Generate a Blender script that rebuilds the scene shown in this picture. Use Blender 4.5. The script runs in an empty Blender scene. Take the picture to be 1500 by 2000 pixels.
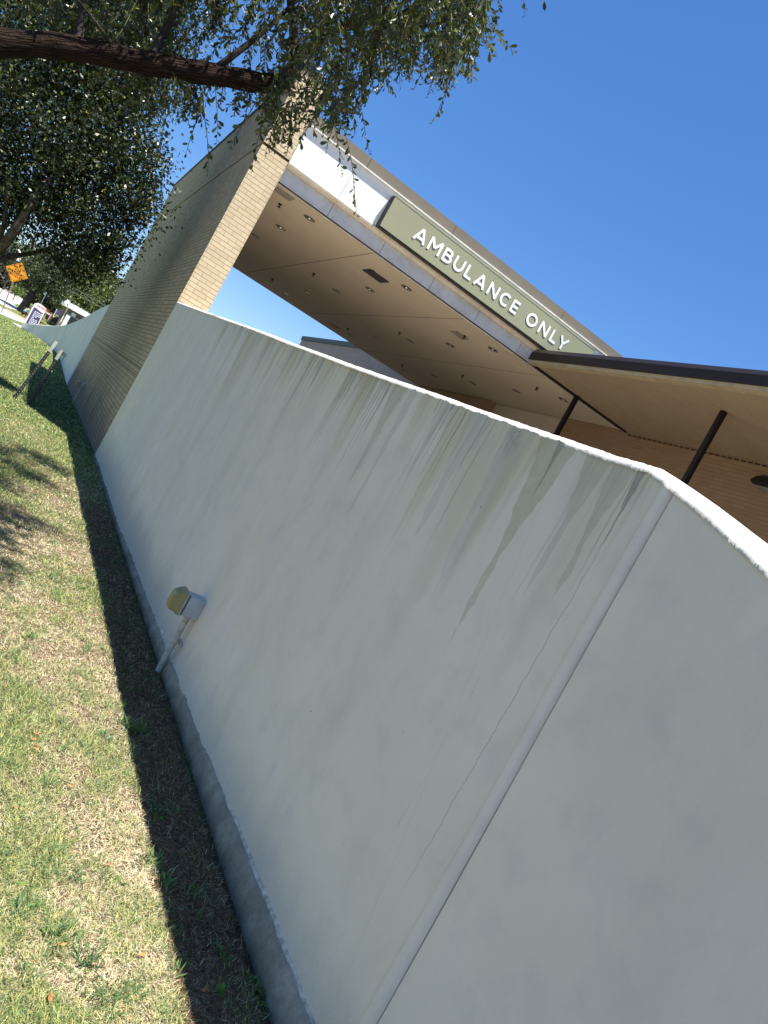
import bpy, bmesh, math, random
import numpy as np
from mathutils import Matrix, Vector
random.seed(7); RNG = np.random.default_rng(7)
S = bpy.context.scene; COL = S.collection
# ------------------------------------------------------------------ camera
EYE = np.array([0, 0, 1.6]); FPX = 1520.8
CR = np.array([0.78537276, -0.38720467, 0.48297222])
CU = np.array([-0.42057179, 0.2387229, 0.87528895])
CF = np.array([0.4542125, 0.89055259, -0.0246391])
cam = bpy.data.cameras.new('camera'); cam_o = bpy.data.objects.new('camera', cam); COL.objects.link(cam_o)
M = Matrix.Identity(4)
for i in range(3):
    M[i][0] = CR[i]; M[i][1] = CU[i]; M[i][2] = -CF[i]; M[i][3] = EYE[i]
cam_o.matrix_world = M
cam.sensor_fit = 'HORIZONTAL'; cam.sensor_width = 36; cam.lens = FPX / 1500 * 36
cam.clip_start = .05; cam.clip_end = 5000
S.camera = cam_o
S.render.resolution_x = 768; S.render.resolution_y = 1024
# ------------------------------------------------------------------ sky and sun
SUNV = Vector((.163, -.337, 1)).normalized()
elev = math.asin(SUNV.z); azim = math.atan2(SUNV.x, SUNV.y)
W = bpy.data.worlds.new('World'); S.world = W; W.use_nodes = True
wn = W.node_tree; bgn = wn.nodes['Background']
sky = wn.nodes.new('ShaderNodeTexSky'); sky.sky_type = 'NISHITA'; sky.sun_disc = False
sky.sun_elevation = elev; sky.sun_rotation = azim; sky.air_density = 1.0; sky.dust_density = .1; sky.ozone_density = 8.0
hs_ = wn.nodes.new('ShaderNodeHueSaturation'); hs_.inputs['Saturation'].default_value = 1.35; hs_.inputs['Hue'].default_value = .511
gm_ = wn.nodes.new('ShaderNodeGamma'); gm_.inputs[1].default_value = .72; wn.links.new(sky.outputs[0], gm_.inputs[0]); wn.links.new(gm_.outputs[0], hs_.inputs['Color']); wn.links.new(hs_.outputs[0], bgn.inputs[0]); bgn.inputs[1].default_value = .15
sun = bpy.data.lights.new('sun', 'SUN'); sun_o = bpy.data.objects.new('sun', sun); COL.objects.link(sun_o)
sun.energy = 5.0; sun.angle = math.radians(.53); sun.color = (1, .955, .88)
sun_o.rotation_euler = SUNV.to_track_quat('Z', 'Y').to_euler(); sun_o.location = (5, -8, 30)
S.view_settings.view_transform = 'Standard'; S.view_settings.look = 'None'
S.view_settings.gamma = 1; S.view_settings.use_curve_mapping = False
S.view_settings.exposure = .92
# ------------------------------------------------------------------ helpers
def ray(x, y): return (x-750)/FPX*CR - (y-1000)/FPX*CU + CF
def at(x, y, d):
    r = ray(x, y); return EYE + r/np.linalg.norm(r)*d
def gz(x, y):
    g = np.interp(y, [-50, 12, 25, 55, 140, 400], [0, 0, -.2, -.2, .75, 1.2])
    return g
def hit(x, y, up=0.):
    r = ray(x, y); t = np.linspace(.5, 400, 200000)/r[1]
    z = EYE[2]+t*r[2]; i = int(np.argmax(z < gz(0, t*r[1])+up)); return np.array([t[i]*r[0], t[i]*r[1], z[i]])
def tag(o, label=None, cat=None, group=None, kind=None):
    if label: o['label'] = label
    if cat: o['category'] = cat
    if group: o['group'] = group
    if kind: o['kind'] = kind
    return o
def empty(name, loc, label, cat, group=None, rz=0):
    o = bpy.data.objects.new(name, None); COL.objects.link(o); o.location = Vector([float(c) for c in loc]); o.rotation_euler.z = rz
    o.empty_display_size = .2
    return tag(o, label, cat, group)
def link(name, me, mat=None, parent=None):
    o = bpy.data.objects.new(name, me); COL.objects.link(o)
    if mat: me.materials.append(mat)
    if parent:
        o.parent = parent
        o.matrix_parent_inverse = Matrix.Translation(-parent.location) if parent.rotation_euler.z == 0 and parent.type == 'EMPTY' else Matrix.Identity(4)
    return o
def npmesh(name, V, F, mat=None, parent=None, col=None, uv=None, smooth=False):
    """V (n,3), F (m,k) arrays, world coordinates"""
    V = np.asarray(V, np.float32); F = np.asarray(F, np.int32)
    me = bpy.data.meshes.new(name)
    me.vertices.add(len(V)); me.vertices.foreach_set('co', V.ravel())
    m, k = F.shape
    me.loops.add(m*k); me.loops.foreach_set('vertex_index', F.ravel())
    me.polygons.add(m); me.polygons.foreach_set('loop_start', np.arange(m, dtype=np.int32)*k)
    if smooth: me.polygons.foreach_set('use_smooth', np.ones(m, bool))
    me.update(calc_edges=True)
    if col is not None:
        a = me.color_attributes.new('Col', 'FLOAT_COLOR', 'POINT')
        c = np.ones((len(V), 4), np.float32); c[:, :3] = col; a.data.foreach_set('color', c.ravel())
    if uv is not None:
        u = me.uv_layers.new(name='UVMap'); u.data.foreach_set('uv', np.asarray(uv, np.float32)[F.ravel()].ravel())
    return link(name, me, mat, parent)
class MB:
    def __init__(s): s.bm = bmesh.new()
    def box(s, x0, x1, y0, y1, z0, z1, bev=0.):
        bm = s.bm; n = len(bm.verts)
        r = bmesh.ops.create_cube(bm, size=1)
        for v in r['verts']:
            v.co = Vector(((x0+x1)/2+v.co.x*(x1-x0), (y0+y1)/2+v.co.y*(y1-y0), (z0+z1)/2+v.co.z*(z1-z0)))
        if bev:
            es = list({e for v in r['verts'] for e in v.link_edges})
            bmesh.ops.bevel(bm, geom=es, offset=bev, segments=2, affect='EDGES', profile=.5)
        return s
    def tube(s, pts, rad, n=10, cap=True):
        pts = [Vector([float(c) for c in q]) for q in pts]
        if not hasattr(rad, '__len__'): rad = [rad]*len(pts)
        rings = []
        up = Vector((0, 0, 1))
        prev = None
        for i, q in enumerate(pts):
            d = (pts[min(i+1, len(pts)-1)]-pts[max(i-1, 0)]).normalized()
            if prev is None:
                a = d.cross(up if abs(d.z) < .95 else Vector((1, 0, 0))).normalized()
            else: a = (prev - d*prev.dot(d)).normalized()
            prev = a; b = d.cross(a)
            rings.append([s.bm.verts.new(q+(a*math.cos(t)+b*math.sin(t))*rad[i]) for t in [2*math.pi*k/n for k in range(n)]])
        for r0, r1 in zip(rings, rings[1:]):
            for k in range(n): s.bm.faces.new((r0[k], r0[(k+1) % n], r1[(k+1) % n], r1[k]))
        if cap: s.bm.faces.new(rings[0][::-1]); s.bm.faces.new(rings[-1])
        return s
    def prism(s, prof, axis, a0, a1):
        """prof: list of 2d points in the other two axes (order x,y,z minus axis)"""
        def P(q, a):
            l = list(q); l.insert(axis, a); return s.bm.verts.new(l)
        A = [P(q, a0) for q in prof]; B = [P(q, a1) for q in prof]
        n = len(prof)
        for i in range(n): s.bm.faces.new((A[i], A[(i+1) % n], B[(i+1) % n], B[i]))
        s.bm.faces.new(A[::-1]); s.bm.faces.new(B)
        return s
    def poly(s, pts):
        s.bm.faces.new([s.bm.verts.new([float(c) for c in q]) for q in pts]); return s
    def build(s, name, mat, parent=None, smooth=False):
        bmesh.ops.recalc_face_normals(s.bm, faces=s.bm.faces)
        me = bpy.data.meshes.new(name); s.bm.to_mesh(me); s.bm.free()
        if smooth:
            for p in me.polygons: p.use_smooth = True
        return link(name, me, mat, parent)
# ------------------------------------------------------------------ materials
class NT:
    def __init__(s, name):
        s.m = bpy.data.materials.new(name); s.m.use_nodes = True; s.t = s.m.node_tree
        s.b = s.t.nodes['Principled BSDF']; s.out = s.t.nodes['Material Output']
    def n(s, typ, **kw):
        n = s.t.nodes.new(typ)
        for k, v in kw.items(): setattr(n, k, v)
        return n
    def put(s, sock, v):
        if hasattr(v, 'bl_idname') or isinstance(v, bpy.types.NodeSocket): s.t.links.new(v, sock)
        else: sock.default_value = v
    def math(s, op, a, b=0., c=None, clamp=False):
        n = s.n('ShaderNodeMath', operation=op, use_clamp=clamp); s.put(n.inputs[0], a); s.put(n.inputs[1], b)
        if c is not None: s.put(n.inputs[2], c)
        return n.outputs[0]
    def ramp(s, v, lo, hi, a=0., b=1.):
        n = s.n('ShaderNodeMapRange', interpolation_type='SMOOTHSTEP'); s.put(n.inputs[0], v)
        for i, q in enumerate((lo, hi, a, b)): s.put(n.inputs[i+1], q)
        return n.outputs[0]
    def mix(s, f, a, b, mode='MIX'):
        n = s.n('ShaderNodeMix', data_type='RGBA', blend_type=mode); s.put(n.inputs[0], f)
        for i, q in ((6, a), (7, b)):
            s.put(n.inputs[i], (*q, 1) if isinstance(q, tuple) and len(q) == 3 else q)
        return n.outputs[2]
    def noise(s, vec, scale, detail=3, rough=.55, dim='3D', out=0, w=None):
        n = s.n('ShaderNodeTexNoise', noise_dimensions=dim)
        if vec is not None and dim != '1D': s.put(n.inputs['Vector'], vec)
        if w is not None: s.put(n.inputs['W'], w)
        n.inputs['Scale'].default_value = scale; n.inputs['Detail'].default_value = detail; n.inputs['Roughness'].default_value = rough
        return n.outputs[out]
    def obj(s): return s.n('ShaderNodeNewGeometry').outputs['Position']
    def sep(s, v):
        n = s.n('ShaderNodeSeparateXYZ'); s.put(n.inputs[0], v); return n.outputs
    def comb(s, x, y, z):
        n = s.n('ShaderNodeCombineXYZ')
        for i, q in enumerate((x, y, z)): s.put(n.inputs[i], q)
        return n.outputs[0]
    def bump(s, h, strength=.3, dist=.01):
        n = s.n('ShaderNodeBump'); n.inputs['Strength'].default_value = strength; n.inputs['Distance'].default_value = dist
        s.put(n.inputs['Height'], h); s.t.links.new(n.outputs[0], s.b.inputs['Normal'])
    def fin(s, col=None, rough=.7, spec=.3, metal=0.):
        if col is not None: s.put(s.b.inputs['Base Color'], (*col, 1) if isinstance(col, tuple) and len(col) == 3 else col)
        s.put(s.b.inputs['Roughness'], rough); s.b.inputs['Specular IOR Level'].default_value = spec; s.b.inputs['Metallic'].default_value = metal
        return s.m
def simple(name, c, rough=.6, spec=.3, metal=0., var=.12, scale=6., bump=.0, bscale=80.):
    g = NT(name); p = g.obj()
    f = g.noise(p, scale, 5, .6)
    col = g.mix(g.ramp(f, .3, .7), tuple(v*(1-var) for v in c), tuple(min(1, v*(1+var)) for v in c))
    if bump: g.bump(g.noise(p, bscale, 4), bump, .004)
    return g.fin(col, rough, spec, metal)

def mat_wallpaint():
    g = NT('stained white wall paint'); uv = g.n('ShaderNodeUVMap').outputs[0]; q = g.sep(uv); u, v = q[0], q[1]
    p = g.obj(); z = g.sep(p)[2]
    big = g.noise(p, 1.3, 4, .6); fine = g.noise(p, 60, 4, .7); mid = g.noise(p, 6, 4, .6)
    col = g.mix(g.ramp(big, .3, .7), (.84, .76, .60), (.89, .82, .665))
    col = g.mix(g.math('MULTIPLY', g.ramp(mid, .45, .75), .35), col, (.64, .61, .55))
    wob = g.math('MULTIPLY', g.math('SUBTRACT', g.noise(p, 5, 3), .5), .045)
    uu = g.math('ADD', u, wob)
    zone = g.math('MULTIPLY', g.ramp(u, 1.5, 1.75), g.ramp(u, 6.2, 9.5, 1, .25))
    clus = g.ramp(g.noise(None, 1.7, 2, .5, '1D', w=g.math('ADD', u, 5.3)), .42, .6)
    # broad olive run-off: column by column length
    def runs(freq, seed, L, power, col0, amt, edge=.05, jit=30):
        n1 = g.noise(None, freq, 3, .65, '1D', w=g.math('ADD', uu, seed))
        n1 = g.ramp(n1, .35, .72)
        n1 = g.math('POWER', n1, power)
        ln = g.math('MULTIPLY', g.math('MULTIPLY', n1, L), zone)
        e = g.math('ADD', v, g.math('MULTIPLY', g.math('SUBTRACT', g.noise(g.comb(g.math('MULTIPLY', u, jit), 0, g.math('MULTIPLY', v, 3.)), 1., 3), .5), .10))
        m = g.ramp(g.math('SUBTRACT', ln, e), 0, edge)
        return g.math('MULTIPLY', m, amt)
    col2 = g.mix(runs(1.4, 3.1, 1.0, 1.3, None, .38, .6), col, (.62, .555, .35))
    col2 = g.mix(runs(3.7, 11.7, .8, 1.8, None, .4, .46), col2, (.52, .455, .22))
    col2 = g.mix(g.math('MULTIPLY', clus, runs(11, 31.7, .42, 2.2, None, .26, .30, 60)), col2, (.30, .28, .19))
    col2 = g.mix(g.math('MULTIPLY', clus, runs(40, 51.2, .66, 3.0, None, .5, .3, 90)), col2, (.17, .16, .12))
    # dark mould hugging the top edge
    topm = g.math('MULTIPLY', g.ramp(v, .0, .16, 1, 0), g.ramp(g.noise(g.comb(g.math('MULTIPLY', u, 5), 0, g.math('MULTIPLY', v, 1.5)), 1.6, 4, .7), .5, .68))
    col2 = g.mix(g.math('MULTIPLY', g.math('MULTIPLY', topm, zone), g.ramp(g.noise(p, 45, 4, .7), .4, .6, .25, .7)), col2, (.13, .125, .10))
    # single long drips  (u centre, width at top, width mid, length)
    for uc, w0, w1, L, c, a in ((2.075, .105, .022, .80, (.36, .335, .19), .8), (1.862, .06, .018, .50, (.37, .36, .26), .7), (1.75, .055, .016, .52, (.36, .35, .25), .75),
                                (1.675, .02, .006, .30, (.12, .12, .1), .8), (2.60, .10, .04, .60, (.42, .41, .34), .6), (3.42, .09, .03, .62, (.37, .36, .25), .7), (3.25, .05, .02, .8, (.40, .39, .31), .6),
                                (4.12, .05, .016, .55, (.30, .30, .22), .7), (4.66, .04, .01, .5, (.17, .17, .13), .75), (3.55, .03, .012, .35, (.12, .12, .1), .8), (4.05, .02, .01, .42, (.12, .12, .1), .7),
                                (2.3, .10, .05, .72, (.42, .40, .35), .5), (2.06, .02, .005, .25, (.13, .13, .1), .8), (5.1, .05, .012, .5, (.2, .2, .15), .5), (2.9, .05, .02, .45, (.35, .34, .26), .6)):
        wv = g.math('MULTIPLY_ADD', v, -(w0-w1)/(L*.45), w0)
        wv = g.math('MAXIMUM', wv, w1)
        wv = g.math('MULTIPLY', wv, g.ramp(v, L*.62, L, 1, 0))
        d = g.math('ABSOLUTE', g.math('SUBTRACT', g.math('ADD', uu, g.math('MULTIPLY', v, .02)), uc))
        wv = g.math('ADD', wv, g.math('MULTIPLY', g.math('SUBTRACT', g.noise(g.comb(u, 0, v), 9, 4, .6), .5), (w0+w1)*.35))
        m = g.math('MULTIPLY', g.ramp(g.math('SUBTRACT', wv, d), 0, .005 if uc < 2.2 else .012), g.ramp(v, L*.25, L, 1, .8))
        m = g.math('MULTIPLY', m, g.ramp(g.noise(p, 22, 5, .7),   .3, .6, .75, 1.))
        col2 = g.mix(g.math('MULTIPLY', m, a*.66), col2, tuple(q_*1.22 for q_ in c))
    # hairline crack running down beside the joint, fainter one further on
    for uc, slope, w, z0, a in ((1.665, .02, .0011, 1.15, .5), (2.04, -.19, .0010, 1.6, .15)):
        path = g.math('ADD', g.math('MULTIPLY', v, slope), g.math('MULTIPLY', g.math('SUBTRACT', g.noise(g.comb(0, 0, z), 9, 5, .7), .5), .045))
        d = g.math('ABSOLUTE', g.math('SUBTRACT', g.math('SUBTRACT', u, uc), path))
        m = g.math('MULTIPLY', g.ramp(d, w*.5, w*2, 1, 0), g.ramp(v, z0, z0+.3, 1, 0))
        col2 = g.mix(g.math('MULTIPLY', m, a), col2, (.18, .17, .15))
    jl = g.ramp(g.math('ABSOLUTE', g.math('SUBTRACT', u, 1.531)), .0015, .005, .75, 0); col2 = g.mix(jl, col2, (.12, .11, .09))
    # brush / trowel streaks, pale
    st = g.noise(g.comb(g.math('MULTIPLY', u, 26), 0, g.math('MULTIPLY', v, .8)), 1., 3, .6)
    col2 = g.mix(g.math('MULTIPLY', g.ramp(st, .52, .7), g.math('MULTIPLY', g.ramp(u, 3.2, 5), .4)), col2, (.74, .70, .63))
    # splash dirt near the ground
    zz = g.math('ADD', z, g.math('MULTIPLY', g.math('SUBTRACT', g.noise(p, 2.2, 5, .65), .5), .35))
    dirt = g.math('MULTIPLY', g.ramp(zz, .08, .42, 1, 0), g.ramp(g.noise(p, 110, 6, .8), .25, .75, .45, 1.))
    col2 = g.mix(g.math('MULTIPLY', dirt, .55), col2, (.36, .345, .31))
    far = g.math('MULTIPLY', g.ramp(g.math('SUBTRACT', zz, g.math('MULTIPLY', u, .03)), .0, .25, 1, 0), g.ramp(u, 4, 6)); col2 = g.mix(g.math('MULTIPLY', far, .22), col2, (.25, .245, .22))
    grain = g.noise(p, 260, 3, .7); col2 = g.mix(g.math('MULTIPLY', g.ramp(grain, .5, .75), .10), col2, (.40, .39, .35))
    vert = g.noise(g.comb(g.math('MULTIPLY', u, 3.4), 0, g.math('MULTIPLY', z, .55)), 1., 5, .62)
    col2 = g.mix(g.math('MULTIPLY', g.ramp(vert, .45, .72), .16), col2, (.52, .49, .41)); col2 = g.mix(g.math('MULTIPLY', g.ramp(vert, .5, .28), .14), col2, (.84, .79, .68))
    band = g.ramp(g.math('ABSOLUTE', g.math('SUBTRACT', u, g.math('ADD', 4.02, g.math('MULTIPLY', v, -.06)))), .02, .11, 1, 0); col2 = g.mix(g.math('MULTIPLY', band, g.math('MULTIPLY', g.ramp(v, .2, .45), .32)), col2, (.84, .79, .68))
    # little pock marks
    vo = g.n('ShaderNodeTexVoronoi'); vo.inputs['Scale'].default_value = 4.3; g.put(vo.inputs['Vector'], p)
    col2 = g.mix(g.ramp(vo.outputs['Distance'], .012, .02, .8, 0), col2, (.08, .07, .06))
    g.bump(g.math('ADD', g.math('MULTIPLY', fine, .8), g.math('MULTIPLY', grain, .5)), .3, .003)
    return g.fin(col2, .75, .25)
def mat_foot():
    g = NT('rough footing concrete'); p = g.obj(); q = g.sep(p)
    f = g.noise(p, 7, 8, .72); f2 = g.noise(p, 60, 5, .75)
    col = g.mix(g.ramp(f, .35, .65), (.30, .255, .185), (.46, .40, .305)); col = g.mix(g.math('MULTIPLY', g.ramp(f2, .45, .7), .5), col, (.20, .185, .16))
    low = g.math('MULTIPLY', g.ramp(g.math('ADD', q[2], g.math('MULTIPLY', g.noise(p, 5, 4), .12)), .02, .15, 1, 0), .9)
    col = g.mix(low, col, (.10, .08, .055))
    g.bump(g.math('ADD', f2, g.math('MULTIPLY', f, .6)), .8, .006)
    return g.fin(col, .9, .1)
def mat_capwhite():
    g = NT('rough white parge'); p = g.obj()
    vo = g.n('ShaderNodeTexVoronoi', feature='DISTANCE_TO_EDGE'); vo.inputs['Scale'].default_value = 26
    wrp = g.n('ShaderNodeVectorMath', operation='ADD'); g.put(wrp.inputs[0], p); g.put(wrp.inputs[1], g.noise(p, 18, 3, .6, out=1)); g.put(vo.inputs['Vector'], wrp.outputs[0])
    cr = g.math('MULTIPLY', g.ramp(vo.outputs[0], .0, .025, 1, 0), g.ramp(g.noise(p, 9, 3), .5, .62))
    sp = g.ramp(g.noise(p, 240, 3, .7), .62, .72)
    col = g.mix(g.math('MULTIPLY', sp, .35), (.66, .63, .55), (.25, .235, .18)); col = g.mix(g.math('MULTIPLY', cr, .85), col, (.16, .14, .10))
    g.bump(g.noise(p, 160, 4, .7), .5, .003)
    return g.fin(col, .8, .2)
def mat_brick(name, axis, c0, c1, mortar, mo=.55, rowonly=.0):
    """modular brick laid in world metres; axis 0 face runs along x, 1 along y"""
    g = NT(name); q = g.sep(g.obj()); a = q[axis]; z = q[2]
    vec = g.comb(a, z, 0)
    b = g.n('ShaderNodeTexBrick'); b.offset = .5; b.squash = 1
    g.put(b.inputs['Vector'], vec); b.inputs['Color1'].default_value = (*c0, 1); b.inputs['Color2'].default_value = (*c1, 1); b.inputs['Mortar'].default_value = (*mortar, 1)
    b.inputs['Scale'].default_value = 1; b.inputs['Brick Width'].default_value = .2032; b.inputs['Row Height'].default_value = .0677
    b.inputs['Mortar Size'].default_value = .0045; b.inputs['Mortar Smooth'].default_value = .15; b.inputs['Bias'].default_value = -.1
    row = g.math('FRACT', g.math('DIVIDE', z, .0677)); row = g.math('ABSOLUTE', g.math('SUBTRACT', row, .5))
    rm = g.ramp(row, .425, .46)
    hd = b.outputs['Fac']
    m = g.math('MAXIMUM', g.math('MULTIPLY', rm, 1.), g.math('MULTIPLY', hd, mo))
    fn = g.noise(g.obj(), 130, 4, .7); big = g.noise(g.obj(), 1.1, 4)
    brick = g.mix(g.ramp(g.noise(g.comb(g.math('FLOOR', g.math('DIVIDE', z, .0677)), g.math('FLOOR', g.math('DIVIDE', a, .2032)), 0), 7.3, 1), .35, .65), (*c0,), (*c1,))
    brick = g.mix(g.math('MULTIPLY', g.ramp(fn, .55, .72), .5), brick, tuple(v*.6 for v in c0))
    brick = g.mix(g.math('MULTIPLY', g.ramp(big, .4, .7), .25), brick, tuple(v*.8 for v in c0))
    dirt = g.math('MULTIPLY', g.ramp(g.math('SUBTRACT', z, g.math('MULTIPLY', g.noise(g.obj(), 1.6, 4), .9)), -.35, .5, 1, 0), .75)
    brick = g.mix(dirt, brick, (.10, .095, .09))
    col = g.mix(m, brick, mortar)
    h = g.math('ADD', g.math('MULTIPLY', m, -1.), g.math('MULTIPLY', fn, .25))
    g.bump(h, .7, .006)
    return g.fin(col, .85, .15)
def mat_leaf(name, gloss=.35, trans=.3):
    g = NT(name); a = g.n('ShaderNodeVertexColor', layer_name='Col').outputs[0]
    d = g.n('ShaderNodeBsdfPrincipled') if False else g.b
    g.put(d.inputs['Base Color'], a); d.inputs['Roughness'].default_value = gloss; d.inputs['Specular IOR Level'].default_value = .5
    tr = g.n('ShaderNodeBsdfTranslucent'); g.put(tr.inputs[0], g.mix(1., a, (1.2, 1.35, .45), 'MULTIPLY'))
    mx = g.n('ShaderNodeMixShader'); mx.inputs[0].default_value = trans
    g.t.links.new(d.outputs[0], mx.inputs[1]); g.t.links.new(tr.outputs[0], mx.inputs[2]); g.t.links.new(mx.outputs[0], g.out.inputs[0])
    return g.m
def mat_bark(c0=(.062, .038, .026), c1=(.022, .014, .011)):
    g = NT('bark'); p = g.obj()
    n1 = g.noise(g.n('ShaderNodeTexCoord').outputs['UV'], 1.0, 6, .7)
    vo = g.n('ShaderNodeTexVoronoi', feature='DISTANCE_TO_EDGE'); vo.inputs['Scale'].default_value = 1.0
    w = g.n('ShaderNodeVectorMath', operation='ADD'); g.put(w.inputs[0], g.n('ShaderNodeUVMap').outputs[0]); g.put(w.inputs[1], g.noise(p, 14, 4, .6, out=1)); g.put(vo.inputs['Vector'], w.outputs[0])
    cr = g.ramp(vo.outputs[0], 0, .22)
    f = g.math('MULTIPLY', cr, g.ramp(g.noise(p, 40, 5, .7), .2, .8, .4, 1.))
    g.bump(g.math('ADD', f, g.math('MULTIPLY', n1, .4)), 1., .02)
    return g.fin(g.mix(f, c1, c0), .9, .1)
def mat_bark_plain(name, c0, c1, sc=9):
    g = NT(name); p = g.obj(); f = g.noise(p, sc, 6, .7); g.bump(f, .9, .03)
    return g.fin(g.mix(g.ramp(f, .35, .65), c1, c0), .9, .1)
def mat_vcol(name, rough=.8, spec=.1, trans=.0):
    g = NT(name); a = g.n('ShaderNodeVertexColor', layer_name='Col').outputs[0]
    if trans:
        tr = g.n('ShaderNodeBsdfTranslucent'); g.put(tr.inputs[0], a); mx = g.n('ShaderNodeMixShader'); mx.inputs[0].default_value = trans
        g.t.links.new(g.b.outputs[0], mx.inputs[1]); g.t.links.new(tr.outputs[0], mx.inputs[2]); g.t.links.new(mx.outputs[0], g.out.inputs[0])
    return g.fin(a, rough, spec)
def mat_ground():
    g = NT('lawn soil and thatch'); p = g.obj(); q = g.sep(p)
    pt = g.ramp(g.noise(p, 1.6, 5, .65), .42, .58); far = g.ramp(q[1], 7, 14)
    f = g.noise(p, 70, 5, .75); f2 = g.noise(p, 9, 5, .7)
    tan = g.mix(g.ramp(f, .35, .65), (.09, .058, .038), (.36, .27, .165)); grn = g.mix(g.ramp(f, .35, .65), (.05, .07, .02), (.20, .25, .08))
    shade_strip = g.math('MULTIPLY', g.ramp(q[0], 1.10, 1.2), g.ramp(q[1], 7, 9, 1, 0)); tan = g.mix(g.math('MULTIPLY', shade_strip, .8), tan, (.06, .045, .032))  # brown thatch along the wall, darkened further to deepen the wall's shadow
    col = g.mix(g.math('MAXIMUM', g.math('MULTIPLY', pt, .6), far), tan, grn)
    col = g.mix(g.math('MULTIPLY', far, g.ramp(f2, .45, .7)), col, (.25, .27, .09))
    g.bump(g.math('ADD', f, f2), .8, .03)
    return g.fin(col, .95, .05)
def mat_concrete(name, c, joint=None):
    g = NT(name); p = g.obj(); f = g.noise(p, 3, 6, .65); f3 = g.noise(p, 90, 4, .7)
    col = g.mix(g.ramp(f, .3, .7), tuple(v*.85 for v in c), c); col = g.mix(g.math('MULTIPLY', g.ramp(f3, .5, .7), .2), col, tuple(v*.6 for v in c))
    g.bump(f3, .4, .004); return g.fin(col, .85, .2)
def mat_soffit():
    g = NT('beige stucco soffit'); p = g.obj(); f = g.noise(p, .6, 5, .6); f3 = g.noise(p, 150, 3, .7)
    q = g.sep(p)
    line = None
    for ax, vals in ((0, (3.77, 5.75, 7.72)), (1, (14.25, 17.8))):
        for vv in vals:
            d = g.math('ABSOLUTE', g.math('SUBTRACT', q[ax], vv)); m = g.ramp(d, .004, .011, 1, 0)
            if ax == 1: m = g.math('MULTIPLY', m, .25)
            line = m if line is None else g.math('MAXIMUM', line, m)
    col = g.mix(g.ramp(f, .35, .68), (.52, .44, .33), (.57, .485, .365))
    col = g.mix(g.math('MULTIPLY', g.ramp(g.noise(p, 2.2, 5, .7), .5, .75), .25), col, (.49, .41, .30))
    col = g.mix(line, col, (.10, .085, .065))
    g.bump(f3, .25, .003); return g.fin(col, .9, .15)
def mat_whitestucco():
    g = NT('white stucco'); p = g.obj(); f = g.noise(p, 7, 5, .7); f3 = g.noise(p, 120, 4, .7)
    col = g.mix(g.ramp(f, .5, .8), (.76, .76, .75), (.66, .66, .65)); g.bump(f3, .35, .004); return g.fin(col, .8, .2)
def mat_ledge(c=(.60, .59, .58), rust=1.):
    g = NT('weathered light trim'); p = g.obj(); q = g.sep(p); f = g.noise(p, 4, 5, .7)
    col = g.mix(g.ramp(f, .4, .75), c, tuple(v*.82 for v in c))
    tz = g.math('MULTIPLY', g.ramp(g.noise(g.comb(g.math('MULTIPLY', q[0], 3), 0, q[2]), 2, 4, .7), .4, .7), g.math('MAXIMUM', g.ramp(q[2], 4.99, 5.08), g.ramp(q[2], 4.96, 4.88)))
    col = g.mix(g.math('MULTIPLY', tz, .45*rust), col, (.50, .36, .22))
    sp = g.ramp(g.noise(p, 55, 3, .6), .70, .74); col = g.mix(g.math('MULTIPLY', sp, g.ramp(q[2], 5.03, 5.08)), col, (.12, .07, .04))
    return g.fin(col, .6, .3)
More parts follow.
